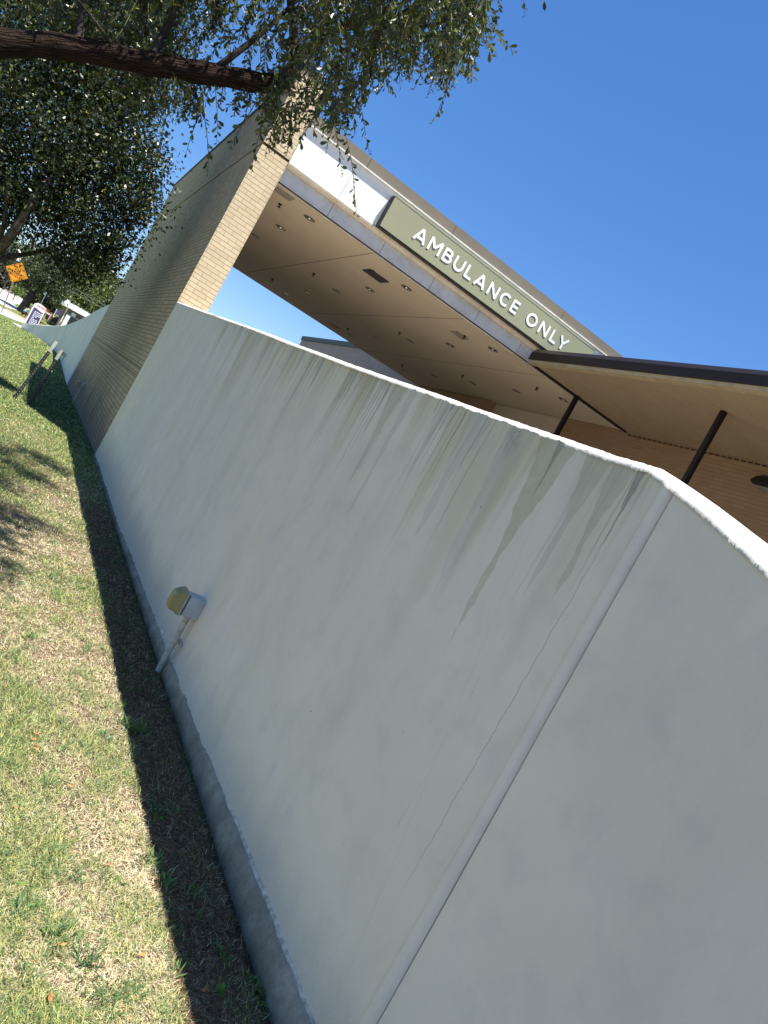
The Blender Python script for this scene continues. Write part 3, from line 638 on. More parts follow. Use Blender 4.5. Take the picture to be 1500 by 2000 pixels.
# ------------------------------------------------------------------ outlet boxes on the wall
def outlet(loc, label, sc=1., buried=-.05):
    x, y, z = loc
    r = empty('outlet_box', (x, y, z), label, 'outlet box', 'weatherproof outlet boxes on conduits along the wall')
    MB().box(x-.105, x+.0, y-.055, y+.055, z+.0, z+.125, .006).build('box', MT['gbox'], r)
    MB().box(x-.112, x-.1055, y-.06, y+.06, z-.004, z+.13, .002).build('gasket', MT['dark'], r)
    m_ = MB(); m_.prism([(y-.06, z-.01), (y-.06, z+.135), (y+.06, z+.135), (y+.06, z-.01)], 0, x-.125, x-.1125); m_.build('face_plate', MT['gbox'], r)
    bm = MB()
    rings = [(-.126, .066, .078), (-.134, .064, .075), (-.155, .055, .066), (-.185, .046, .055), (-.196, .03, .035)]
    vs = []
    for dx_, hy, hz in rings:
        vs.append([bm.bm.verts.new((x+dx_, y+hy*a_, z+.065+hz*b_-.01*(dx_ < -.17))) for a_, b_ in ((-1, -.8), (-.8, -1), (.8, -1), (1, -.8), (1, .8), (.8, 1), (-.8, 1), (-1, .8))])
    for r0, r1 in zip(vs, vs[1:]):
        for k in range(8): bm.bm.faces.new((r0[k], r0[(k+1) % 8], r1[(k+1) % 8], r1[k]))
    bm.bm.faces.new(vs[-1]); bm.bm.faces.new(vs[0][::-1])
    bm.build('cover', MT['cover'], r)
    MB().tube([(x-.045, y, z+.002), (x-.045, y, z-.018)], .026, 14).build('fitting', MT['gbox'], r)
    MB().tube([(x-.045, y, z-.015), (x-.045, y, z-.40)], .0185, 14).build('conduit', MT['cond'], r)
    m_ = MB().tube([(x-.045, y, z-.165), (x-.045, y, z-.19)], .0225, 14); m_.box(x-.012, x, y-.05, y+.05, z-.19, z-.165); m_.build('strap', MT['cond'], r)
outlet((1.497, 4.44, .385), 'white outlet box with amber cover on the stained wall, the nearest and largest one')
outlet((1.5, 19.2, .30), 'small outlet box on a conduit against the side of the tall brick pier')
outlet((1.49, 33.2, .15), 'tiny outlet box low on the curved wall just behind the two posts')

# ------------------------------------------------------------------ perforated channel posts
def channel(base, topdir, Lg, label):
    b = np.array(base); r = empty('channel_post', b, label, 'post', 'perforated steel channel posts in the lawn')
    d = np.array(topdir); d = d/np.linalg.norm(d)
    a_ = np.cross(d, [0, 1, 0]); a_ /= np.linalg.norm(a_); c_ = np.cross(d, a_)
    def seg(t0, t1, mat, name):
        m_ = MB()
        for (u0, u1, v0, v1) in ((-.013, .013, .0, .004), (-.016, -.013, -.014, .004), (.013, .016, -.014, .004), (-.027, -.016, -.014, -.010), (.016, .027, -.014, -.010)):
            q = [b+d*t+a_*u+c_*v for t in (t0, t1) for u, v in ((u0, v0), (u1, v0), (u1, v1), (u0, v1))]
            vs = [m_.bm.verts.new(k) for k in q]
            for f in ((0, 1, 2, 3), (7, 6, 5, 4), (0, 4, 5, 1), (1, 5, 6, 2), (2, 6, 7, 3), (3, 7, 4, 0)): m_.bm.faces.new([vs[k] for k in f])
        return m_.build(name, mat, r)
    seg(-.1, Lg*.82, MT['blk'], 'lower_channel'); seg(Lg*.82, Lg, simple('dull reflective white', (.42, .43, .36), .6), 'reflective_top')
    m_ = MB()
    for k in range(int(Lg*.8/.052)):
        for sgn in (1, -1):
            cpt = b+d*(.05+k*.052)+c_*(.0065 if sgn > 0 else -.0015)
            m_.tube([cpt, cpt+c_*.0008*sgn], .0045, 8)
    m_.build('punched_hole', simple('pale hole', (.55, .6, .5), .8) if 'pale hole' not in bpy.data.materials else bpy.data.materials['pale hole'], r)['kind'] = 'stuff'
pa = hit(27, 779); pb = hit(57, 791)
ta = at(111, 667, np.linalg.norm(pa-EYE)*1.0); tb = at(121, 683, np.linalg.norm(pb-EYE)*1.0)
channel(pa, ta-pa, np.linalg.norm(ta-pa), 'white-tipped black channel post, the farther and more slanted of the two in the grass')
channel(pb, tb-pb, np.linalg.norm(tb-pb), 'white-tipped black channel post, the nearer and more upright of the two in the grass')

# ------------------------------------------------------------------ far street furniture
def onY(x, y, Yv):
    r = ray(x, y); return EYE+r*(Yv/r[1])
# orange diamond sign, facing the camera side
sb = hit(3.5, 612); Ys = sb[1]
c0 = onY(33, 532, Ys); ctr = c0
ys_ = empty('warning_sign', (sb[0], sb[1], sb[2]), 'orange diamond sign reading WATCH FOR EMERGENCY VEHICLES on a rusty post by the sidewalk', 'road sign')
vdir = np.array([0, 1, 0.]) # facing -Y a little toward the camera
face_n = np.array([.10, -1, 0]); face_n /= np.linalg.norm(face_n); side = np.array([-face_n[1], face_n[0], 0.])
hs = .66
def SP(u, v, dep=0.): return ctr+side*u+np.array([0, 0, 1.])*v+face_n*dep
def diamond(m_, r, d0, d1, rc=.05):
    pts = []
    for k in range(4):
        ang = math.pi/2*k; cc = np.array([math.cos(ang), math.sin(ang)])*(r-rc*1.3)
        for j in range(5):
            aa = ang-math.pi/4+math.pi/2*j/4; pts.append((cc[0]+rc*math.cos(aa), cc[1]+rc*math.sin(aa)))
    A = [m_.bm.verts.new(SP(u, v, d1)) for u, v in pts]; B = [m_.bm.verts.new(SP(u, v, d0)) for u, v in pts]
    m_.bm.faces.new(A); m_.bm.faces.new(B[::-1])
    for k in range(len(pts)): m_.bm.faces.new((A[k], B[k], B[(k+1) % len(pts)], A[(k+1) % len(pts)]))
m_ = MB(); diamond(m_, hs, 0, .004); m_.build('sign_face', MT['orange'], ys_)
m_ = MB()
for s0, s1 in (((1, 0), (0, 1)), ((0, 1), (-1, 0)), ((-1, 0), (0, -1)), ((0, -1), (1, 0))):
    p0, p1 = np.array(s0)*(hs*.93), np.array(s1)*(hs*.93); d = (p1-p0)/np.linalg.norm(p1-p0); nn = np.array([-d[1], d[0]])*.010; p0 = p0+d*.05; p1 = p1-d*.05
    m_.poly([SP(*(p0+nn), .006), SP(*(p1+nn), .006), SP(*(p1-nn), .006), SP(*(p0-nn), .006)])
m_.build('border', MT['black'], ys_)
def word(m_, txt, v, h, adv, sw):
    for k, ch in enumerate(txt):
        u0 = (k-(len(txt)-1)/2)*adv
        glyph(m_, ch, lambda u, w, f, dd, u0=u0: SP(u0+u*.82, v+w, .010+dd if f else .005), h, sw)
m_ = MB(); word(m_, 'WATCH', .22, .125, .125, .03); word(m_, 'FOR', .06, .12, .12, .03); word(m_, 'EMERGENCY', -.10, .125, .112, .03); word(m_, 'VEHICLES', -.27, .125, .112, .03)
m_.build('lettering', MT['black'], ys_)
m_ = MB(); m_.tube([SP(0, .45, .005), SP(0, .45, .009)], .075, 12); m_.build('emblem', MT['black'], ys_)
MB().tube([sb-np.array([0, 0, .3]), SP(0, -.1, -.03)], .03, 8).build('post', MT['wood'], ys_)
# beacon pole behind
pb0 = hit(0, 570); pb0 = hit(-6, 583); Yb = pb0[1]
tp = onY(36, 512, Yb)
bp = empty('beacon_pole', pb0, 'thin pole behind the orange sign carrying a white box and a small white panel', 'pole')
MB().tube([pb0-np.array([0, 0, .3]), tp], .035, 8).build('pole', MT['wood'], bp)
q = onY(38, 507, Yb); sx = Yb/60.
MB().box(q[0]-.13*sx, q[0]+.13*sx, q[1]-.08, q[1]+.08, q[2]-.15*sx, q[2]+.13*sx).build('control_box', MT['white'], bp)
q2 = onY(38.5, 493, Yb); m_ = MB()
MB().tube([q+np.array([0, 0, .1]), q2], .02, 6).build('bracket', MT['steel'], bp)
e0, e1 = onY(35.5, 487.5, Yb), onY(41, 498, Yb)
m_.tube([e0, e1], .07*sx, 4); m_.build('solar_panel', MT['white'], bp)
q3 = onY(43, 502.5, Yb); MB().tube([q3-np.array([.05, 0, 0]), q3+np.array([.05, 0, 0])], .05*sx, 8).build('lamp', MT['white'], bp)
# thin pale pole + delineators
b = hit(51, 577.5); tpp = onY(65, 549, b[1])
o = MB().tube([b-np.array([0, 0, .3]), tpp], [.05*b[1]/80, .04*b[1]/80], 8).build('wooden_pole', simple('pale pole', (.42, .36, .2), .8)); tag(o, 'slim pale wooden pole standing in the shade across the street', 'pole')
for (x0, y0, x1, y1, lab) in ((14.3, 561.5, 17.3, 553, 'red and white marker stake left of the small bush across the street'), (40.3, 575, 44.8, 567, 'red and white marker stake between the small bush and the rounded hedge')):
    b = hit(x0, y0); t_ = onY(x1, y1, b[1]); mm = b+(t_-b)*.6
    e = empty('marker_stake', b, lab, 'stake', 'red and white marker stakes across the street')
    MB().tube([b, mm], .05*b[1]/80, 6).build('white_shaft', MT['white'], e); MB().tube([mm, t_], .05*b[1]/80, 6).build('red_top', MT['red'], e)
# street name sign
b = hit(79, 600); Yn = min(b[1], 95.); b = onY(79.5, 597.5, Yn); t_ = onY(89, 576, Yn); gb_ = np.array([t_[0], Yn, gz(0, Yn)])
e = empty('street_sign', gb_, 'pale blank T-shaped blade sign on a thin post beyond the purple sign', 'sign')
MB().tube([gb_, t_], .035, 8).build('post', MT['steel'], e)
p0, p1 = onY(83.2, 569.8, Yn), onY(97.0, 577.3, Yn)
m_ = MB(); hz = .17
m_.bm.verts.ensure_lookup_table()
vs = [m_.bm.verts.new(q) for q in (p0+[0, -.02, -hz], p1+[0, -.02, -hz], p1+[0, -.02, hz], p0+[0, -.02, hz], p0+[0, .02, -hz], p1+[0, .02, -hz], p1+[0, .02, hz], p0+[0, .02, hz])]
for f in ((0, 1, 2, 3), (7, 6, 5, 4), (0, 4, 5, 1), (1, 5, 6, 2), (2, 6, 7, 3), (3, 7, 4, 0)): m_.bm.faces.new([vs[k] for k in f])
m_.build('name_blade', simple('pale blue blade', (.62, .72, .76), .5), e)
# purple directory sign
Yp = 58.
def PP(x, y, dep=0.): q = onY(x, y, Yp); q[1] -= dep; return q
pcx = (onY(50, 632, Yp)[0]+onY(73, 640, Yp)[0])/2
bl, br = onY(49.5, 630, Yp), onY(72.5, 634, Yp); tl, tr = onY(70, 590, Yp), onY(91, 603, Yp)
x0, x1 = (bl[0]+tl[0])/2, (br[0]+tr[0])/2; z1 = (tl[2]+tr[2])/2; g0 = gz(0, Yp)
e = empty('directory_sign', ((x0+x1)/2, Yp, g0), 'tall purple and white directory sign behind the low end of the curved wall', 'sign')
m_ = MB(); wv_ = [(x0-.04, g0-.1), (x1+.04, g0-.1), (x1+.04, z1-.04), ((x0+x1)/2, z1+.06), (x0+.14, z1+.05), (x0-.04, z1-.10)]
m_.prism([(a_, b_) for a_, b_ in wv_], 1, Yp, Yp+.15) if False else [m_.bm.faces.new([m_.bm.verts.new((a_, Yp, b_)) for a_, b_ in wv_]), m_.bm.faces.new([m_.bm.verts.new((a_, Yp+.15, b_)) for a_, b_ in wv_][::-1])]
for k in range(6):
    (a0_, b0_), (a1_, b1_) = wv_[k], wv_[(k+1) % 6]; m_.poly([(a0_, Yp, b0_), (a1_, Yp, b1_), (a1_, Yp+.15, b1_), (a0_, Yp+.15, b0_)])
m_.build('cabinet', MT['white'], e)
m_ = MB(); zt_ = z1-.36
top = [(x0+.04+(x1-x0-.08)*k/10, zt_+.05*math.cos(k/10*math.pi)) for k in range(11)]
m_.poly([(x0+.04, Yp-.006, g0), (x1-.0, Yp-.006, g0)]+[(a_, Yp-.006, b_) for a_, b_ in top[::-1]]); m_.build('purple_face', MT['purple'], e)
m_ = MB(); zz = zt_-.10; rr = random.Random(3)
for row in range(13):
    u = x0+.18
    end = x0+(.86 if row not in (0, 5, 10) else .3)*(x1-x0)*(1 if row % 4 else .8)
    while u < end:
        wd = rr.uniform(.06, .16); m_.poly([(u, Yp-.010, zz), (u+wd, Yp-.010, zz), (u+wd, Yp-.010, zz+.055), (u, Yp-.010, zz+.055)]); u += wd+.03
    zz -= .105
    if zz < g0+.1: break
m_.build('lettering', MT['white'], e)
m_ = MB()
for k in range(7): m_.poly([(x0+.16+k*.11, Yp-.006, z1-.17), (x0+.24+k*.11, Yp-.006, z1-.17), (x0+.24+k*.11, Yp-.006, z1-.08), (x0+.16+k*.11, Yp-.006, z1-.08)])
m_.build('red_heading', MT['red'], e)
# small purple sign far
Yq = 100.
q = onY(108, 612, Yq); a0_, a1_ = q[0]-.02, q[0]+.55; g1 = gz(0, Yq)
e = empty('small_sign', (q[0]+.25, Yq, g1), 'small purple panel sign on white posts across the road', 'sign')
zt_ = onY(112, 603.5, Yq)[2]; zb_ = onY(106, 612, Yq)[2]
MB().box(a0_, a1_, Yq, Yq+.05, zb_, zt_).build('panel', MT['purple'], e)
MB().box(a1_, a1_+.12, Yq, Yq+.06, g1, zt_+.03).box(a0_-.05, a0_, Yq, Yq+.06, g1, zt_).build('post', MT['white'], e)
# ------------------------------------------------------------------ far building
Yf = 78.
fl, fr_ = onY(126, 601, Yf), onY(178, 627, Yf)
zr = onY(130, 587.5, Yf)[2]; ze = onY(126, 597, Yf)[2]; gb0 = gz(0, Yf); xL = onY(127, 603, Yf)[0]
e = empty('far_building', (xL+4, Yf, gb0), 'low tan brick building with a thick white flat roof edge beyond the curved wall', 'building')
MB().box(xL, xL+14, Yf, Yf+10, gb0-.3, ze).build('wall', MT['farbrick'], e)
MB().box(xL-.35, xL+14.3, Yf-.4, Yf+10.4, ze, ze+.48).box(xL-.2, xL+.1, Yf-.3, Yf+.2, ze+.48, ze+.62).build('roof_edge', MT['farlt'], e)
xd = onY(129.5, 607, Yf-.1)[0]
MB().tube([(xd, Yf-.08, gb0), (xd, Yf-.08, ze)], .06, 8).build('downspout', MT['white'], e)
xc0 = onY(126.5, 628, Yf-.5)[0]; zc = onY(133, 615.5, Yf-.5)[2]
MB().box(xc0-.14, xc0+.22, Yf-.7, Yf-.4, gb0, zc).build('column', MT['white'], e)
xw = onY(138, 624, Yf-.02)[0]; zw1 = onY(140, 618.5, Yf)[2]
wn_ = MB().box(xw-.45, xw+2.2, Yf-.05, Yf-.01, gb0+.3, zw1).build('window', MT['glass'], e)
MB().box(xw-.5, xw+2.3, Yf-.12, Yf-.055, zw1, zw1+.10).build('window_head', simple('grey head', (.4, .4, .42), .6), e)
xq = onY(141, 617, Yf)[0]; MB().box(xq-.15, xq+.25, Yf-.15, Yf-.125, zw1+.11, zw1+.36).build('wall_unit', MT['white'], e)
# ------------------------------------------------------------------ car seen low by the road
Yc = 84.; cpos = onY(108, 621, Yc); gcz = gz(0, Yc)
e = empty('parked_car', (cpos[0], Yc, gcz), 'dark parked car, only partly seen beside the tan brick building', 'car')
m_ = MB(); m_.prism([(cpos[0]-.62, gcz+.16), (cpos[0]-.66, gcz+.42), (cpos[0]-.55, gcz+.56), (cpos[0]+.62, gcz+.62), (cpos[0]+1.1, gcz+.6), (cpos[0]+1.1, gcz+.16)], 1, Yc-.8, Yc+.8) if False else None
m_ = MB()
pf = [(-.8, .2), (-.85, .55), (-.7, .72), (-.2, .76), (.1, 1.02), (.95, 1.05), (1.35, .78), (1.7, .72), (1.75, .2)]
A_ = [m_.bm.verts.new((cpos[0]+u, Yc-.8, gcz+v*.85)) for u, v in pf]; B_ = [m_.bm.verts.new((cpos[0]+u, Yc+.8, gcz+v*.85)) for u, v in pf]
m_.bm.faces.new(A_); m_.bm.faces.new(B_[::-1])
for k in range(len(pf)): m_.bm.faces.new((A_[k], A_[(k+1) % len(pf)], B_[(k+1) % len(pf)], B_[k]))
m_.build('body', MT['car'], e)
for u in (-.4, 1.25): MB().tube([(cpos[0]+u, Yc-.83, gcz+.27), (cpos[0]+u, Yc-.6, gcz+.27)], .27, 14).build('wheel', MT['tyre'], e)
MB().box(cpos[0]-.1+.15, cpos[0]+.85, Yc-.81, Yc-.802, gcz+.62, gcz+.82).build('side_window', MT['glass'], e)
q = onY(100.5, 617, 82.); tag(MB().box(q[0]-.14, q[0]+.14, 81.85, 82.15, gz(0, 82.), q[2]+.1, .02).build('utility_box', simple('peach box', (.7, .42, .3), .6)), 'small peach coloured box on the verge by the parked car', 'utility box')
# ------------------------------------------------------------------ cables
for (a_, b_, lab) in (((120, 549), (222, 604), 'upper of the two overhead cables crossing in front of the far trees'), ((128, 566), (220, 610), 'lower of the two overhead cables crossing in front of the far trees')):
    p0 = onY(a_[0]-90, a_[1]-48, 95); p1 = onY(b_[0], b_[1], 110); p2 = p1+(p1-p0)*.8; pts = []
    for k in range(21):
        s_ = k/20; q = p0*(1-s_)+p2*s_; q = q-np.array([0, 0, .8*(1-(2*s_-1)**2)])+np.array([0, 0, .7]); pts.append(q)
    tag(MB().tube(pts, .03, 5).build('overhead_cable', MT['wire']), lab, 'cable', 'overhead cables')
# ------------------------------------------------------------------ two distant people
def person(base, h, face, label, shirt, pants, crouch=False):
    e = empty('person', base, label, 'person')
    s_ = h/1.75; c, sn = math.cos(face), math.sin(face)
    def T(x, y, z): return (base[0]+(x*c-y*sn)*s_, base[1]+(x*sn+y*c)*s_, base[2]+z*s_)
    if crouch: J = dict(pel=(0, 0, .42), ch=(0, .24, .78), nk=(0, .36, .92), hd=(0, .42, 1.04), sL=(.18, .3, .84), sR=(-.18, .3, .84), eL=(.24, .42, .6), eR=(-.24, .42, .6), hL=(.14, .56, .4), hR=(-.14, .56, .4), kL=(.14, .36, .5), kR=(-.14, .3, .26), fL=(.14, .22, .06), fR=(-.14, -.08, .06), tL=(.14, .36, .03), tR=(-.14, .05, .03))
    else: J = dict(pel=(0, 0, .95), ch=(0, 0, 1.3), nk=(0, 0, 1.48), hd=(0, .02, 1.62), sL=(.19, 0, 1.4), sR=(-.19, 0, 1.4), eL=(.25, -.03, 1.12), eR=(-.25, .05, 1.12), hL=(.25, .06, .87), hR=(-.24, .17, .9), kL=(.1, .12, .5), kR=(-.1, -.04, .5), fL=(.1, .16, .07), fR=(-.1, -.24, .1), tL=(.1, .3, .03), tR=(-.1, -.1, .03))
    def skin(name, chains, mat, rad, k=1.):
        bm = bmesh.new(); vd = {}; es = []
        for ch in chains:
            for j in ch:
                if j not in vd: vd[j] = bm.verts.new(T(*J[j]))
            for a, b in zip(ch, ch[1:]): bm.edges.new((vd[a], vd[b]))
        me = bpy.data.meshes.new(name); keys = list(vd); bm.to_mesh(me); bm.free()
        o = link(name, me, mat, e); md = o.modifiers.new('skin', 'SKIN'); me.skin_vertices[0].data
        for i, kx in enumerate(keys):
            r = rad[kx]*s_*k; me.skin_vertices[0].data[i].radius = (r, r)
        me.skin_vertices[0].data[0].use_root = True; o.modifiers.new('sub', 'SUBSURF').levels = 1
        return o
    R_ = dict(pel=.14, ch=.15, nk=.055, hd=.1, sL=.06, sR=.06, eL=.042, eR=.042, hL=.035, hR=.035, kL=.06, kR=.06, fL=.04, fR=.04, tL=.04, tR=.04)
    skin('body', [('pel', 'ch', 'nk', 'hd'), ('ch', 'sL', 'eL', 'hL'), ('ch', 'sR', 'eR', 'hR'), ('pel', 'kL', 'fL', 'tL'), ('pel', 'kR', 'fR', 'tR')], MT['skin'], R_)
    skin('shirt', [('pel', 'ch'), ('ch', 'sL', 'eL'), ('ch', 'sR', 'eR')], shirt, R_, 1.12)
    skin('trousers', [('pel', 'kL', 'fL'), ('pel', 'kR', 'fR')], pants, R_, 1.15)
    hq = T(*J['hd']); m_ = MB(); bmesh.ops.create_uvsphere(m_.bm, u_segments=10, v_segments=8, radius=.115*s_, matrix=Matrix.Translation((hq[0], hq[1]-.0, hq[2]+.035*s_))); m_.build('hair', MT['hair'], e, True)
Yr = 64.; q = onY(81, 621, Yr)
person(np.array([q[0], Yr, gz(0, Yr)]), 1.45, 1.2, 'person in dark red clothes walking just right of the purple sign', MT['redc'], MT['redc'])
q = onY(42.5, 616, 66.); person(np.array([q[0], 66., gz(0, 66.)]), 1.35, -.8, 'person in a teal shirt crouching at the foot of the leaning tree', MT['tealc'], MT['redc'], True)

# ------------------------------------------------------------------ foliage machinery
def unit(a): return a/np.maximum(np.linalg.norm(a, axis=1, keepdims=True), 1e-9)
def leaves(name, P, D, N, Ln, Wd, col, mat, parent=None, hexa=True):
    P, D, N = (np.asarray(a, float) for a in (P, D, N)); D = unit(D); Sd = unit(np.cross(D, N)); N = np.cross(Sd, D)
    n = len(P); Ln = Ln[:, None]; Wd = Wd[:, None]
    if hexa:
        pts = [P, P+D*Ln*.35+Sd*Wd*.36+N*Wd*.12, P+D*Ln*.72+Sd*Wd*.5+N*Wd*.14, P+D*Ln, P+D*Ln*.72-Sd*Wd*.5+N*Wd*.14, P+D*Ln*.35-Sd*Wd*.36+N*Wd*.12]
        V = np.stack(pts, 1).reshape(-1, 3); b = np.arange(n)[:, None]*6
        F = np.concatenate([b+[0, 1, 2, 3], b+[0, 3, 4, 5]]); C = np.repeat(col, 6, 0)
    else:
        pts = [P, P+D*Ln*.55+Sd*Wd*.5, P+D*Ln, P+D*Ln*.55-Sd*Wd*.5]
        V = np.stack(pts, 1).reshape(-1, 3); F = np.arange(n)[:, None]*4+[0, 1, 2, 3]; C = np.repeat(col, 4, 0)
    return npmesh(name, V, F, mat, parent, col=C)
def rc(n, base, var=.25, hue=.12):
    b = np.array(base)[None]*(1+RNG.normal(0, var, (n, 1))); b[:, 0] *= 1+RNG.normal(0, hue, n); b[:, 2] *= 1+RNG.normal(0, hue, n)
    return np.clip(b, .004, .9)
def tubemesh(name, paths, mat, parent, n=10, uvs=14.):
    V, F, U = [], [], []; off = 0
    for pts, rad in paths:
        pts = np.array(pts, float); d = np.gradient(pts, axis=0); d = unit(d)
        a = np.cross(d[0], [0, 0, 1.]) if abs(d[0][2]) < .95 else np.cross(d[0], [1., 0, 0]); a /= np.linalg.norm(a)
        cl = 0.
        for i in range(len(pts)):
            a = a-d[i]*a.dot(d[i]); a /= np.linalg.norm(a); b = np.cross(d[i], a)
            if i: cl += np.linalg.norm(pts[i]-pts[i-1])
            for k in range(n+1):
                t_ = 2*math.pi*k/n; V.append(pts[i]+(a*math.cos(t_)+b*math.sin(t_))*rad[i]); U.append((cl*uvs*.45, k/n*2*math.pi*max(rad)*uvs*1.6))
        for i in range(len(pts)-1):
            for k in range(n): q = off+i*(n+1)+k; F.append((q, q+1, q+n+2, q+n+1))
        off += len(pts)*(n+1)
    return npmesh(name, np.array(V), np.array(F), mat, parent, uv=np.array(U), smooth=True)
def smooth_path(pts, n):
    pts = np.array(pts, float); t = np.linspace(0, len(pts)-1, n); out = np.stack([np.interp(t, range(len(pts)), pts[:, k]) for k in range(3)], 1)
    for _ in range(max(2, n//len(pts)*2)): out[1:-1] = (out[:-2]+2*out[1:-1]+out[2:])/4
    return out
GR = np.array([0, 0, -1.])

# ------------------------------------------------------------------ near oak (overhead limb and hanging twigs)
oak = empty('oak_tree', (-3.6, 4.2, 0), 'dark-barked oak whose bare limb reaches overhead across the top left with drooping leafy twigs', 'tree')
lp = [(-3.6, 4.2, 1.6), (-2.6, 4.55, 2.2), at(-180, 66, 4.9), at(0, 84, 4.85), at(120, 88, 4.85), at(230, 106, 4.85), at(300, 127, 4.85), at(420, 146, 4.9), at(500, 160, 4.95), at(560, 163, 5.0)]
path = smooth_path(lp, 70); path += np.cumsum(RNG.normal(0, .0015, path.shape), 0)
tL = np.linspace(0, 1, 70); rad = np.interp(tL, [0, .2, .35, .8, .97, 1], [.20, .12, .064, .056, .050, .044])*(1+.05*np.sin(tL*60)+.03*np.sin(tL*137))
trunkp = smooth_path([(-3.7, 4.15, -.3), (-3.65, 4.2, .8), (-3.6, 4.2, 1.7), (-3.9, 4.4, 3.4), (-3.6, 4.3, 5.5), (-3.2, 4.6, 7.5)], 30)
tubemesh('trunk', [(trunkp, np.interp(np.linspace(0, 1, 30), [0, .3, 1], [.34, .25, .09]))], MT['bark'], oak, 18)
limb = tubemesh('limb', [(path, rad)], MT['bark'], oak, 22)
# broken end of limb with splinters
endp = path[-1]; m_ = MB()
dirn = unit((path[-1]-path[-6])[None])[0]
for k in range(26):
    a_ = RNG.normal(0, 1, 3); a_ -= dirn*a_.dot(dirn); a_ = a_/np.linalg.norm(a_)*RNG.uniform(.0, .045)
    m_.tube([endp+a_-dirn*.03, endp+a_*1.1+dirn*RNG.uniform(.01, .06)], [RNG.uniform(.006, .014), .003], 5)
m_.build('broken_end', simple('grey splinter wood', (.24, .18, .15), .9, .1, 0, .3, 60), oak)
mx = [-100, 0, 120, 200, 260, 300, 340, 380, 420, 460, 500, 540, 575, 600, 640, 680, 720, 760, 800, 850, 900, 940, 965, 990]
my = [0, 0, 30, 60, 150, 205, 200, 215, 185, 165, 195, 235, 270, 215, 215, 215, 170, 115, 115, 110, 120, 80, 20, -60]
den = [.1, .15, .35, .6, .8, 1, 1, .9, .8, .75, .85, 1, 1.1, 1.1, 1.25, 1.3, 1.3, 1.3, 1.3, 1.3, 1.3, 1.2, .9, .3]
strands = []
tw = []
cl_ = RNG.uniform(0, 1, (60, 2))
while len(strands) < 1150:
    x = RNG.uniform(-60, 980); yl = np.interp(x, mx, my); y = RNG.uniform(-260, yl-15)
    if RNG.uniform() > np.interp(x, mx, den)/1.3: continue
    # open windows of sky
    if 395 < x < 560 and 20 < y < 125 and RNG.uniform() < .78: continue
    if 330 < x < 395 and 60 < y < 120 and RNG.uniform() < .4: continue
    d = RNG.uniform(4.3, 6.4) if x < 560 else RNG.uniform(4.2, 6.0)
    if y > 60 and d > 5.4 and x > 560: d -= 1.
    if x < 545: d = max(d, 5.05)
    p0 = at(x, y, d)
    avail = max(20, yl+12-y)
    Lg = min(RNG.uniform(.18, .5), avail*d/FPX*1.2)
    dr = GR*1.0+CR*RNG.normal(.22, .35)+CF*RNG.normal(0, .3)+np.array([0, 0, RNG.normal(0, .2)])
    strands.append((p0, dr/np.linalg.norm(dr), Lg, None))
EX = [[(648, 190), (664, 232), (679, 270), (690, 330), (692, 380), (698, 428)], [(640, 200), (655, 250), (664, 300), (668, 345)], [(700, 170), (707, 215), (712, 255), (722, 302)], [(880, 105), (874, 160), (868, 190), (855, 218), (841, 245)],
      [(912, -10), (916, 60), (917, 120), (914, 163)], [(1015, -40), (1024, 0), (1026, 34)], [(1066, -40), (1062, 8)], [(398, 165), (392, 205), (383, 240), (372, 268), (362, 305)], [(396, 170), (398, 220), (404, 265), (409, 300), (405, 345)],
      [(420, 165), (424, 215), (426, 250), (422, 285)], [(478, 175), (462, 200), (434, 216)], [(505, 190), (485, 225), (462, 262), (446, 292)], [(345, 150), (332, 205), (320, 245), (306, 300)], [(335, 150), (322, 200), (312, 250), (300, 262)], [(515, 210), (508, 260), (496, 300), (491, 338)],
      [(560, 200), (553, 250), (548, 288)], [(585, 190), (575, 250), (560, 300)], [(760, 90), (764, 130), (758, 155)], [(826, 80), (828, 110), (829, 136)], [(622, 190), (616, 235), (612, 262)], [(608, 180), (598, 230), (590, 275)], [(730, 130), (727, 160), (729, 185)], [(790, 90), (787, 120), (783, 135)],
      [(935, 10), (940, 60), (948, 85)], [(690, 170), (682, 225), (676, 262)], [(540, 220), (535, 265), (540, 300)], [(570, 215), (566, 250), (572, 285)], [(860, 90), (862, 120), (866, 140)], [(905, 80), (925, 120), (921, 165)], [(368, 170), (352, 215), (345, 235)], [(660, 210), (655, 240), (640, 275), (636, 300)]]
for e_ in EX:
    d = RNG.uniform(4.15, 4.9); pts = np.array([at(x, y, d+RNG.normal(0, .04)) for x, y in e_]); strands.append((pts[0], None, None, pts))
LP, LD, LN, LL, LW = [], [], [], [], []
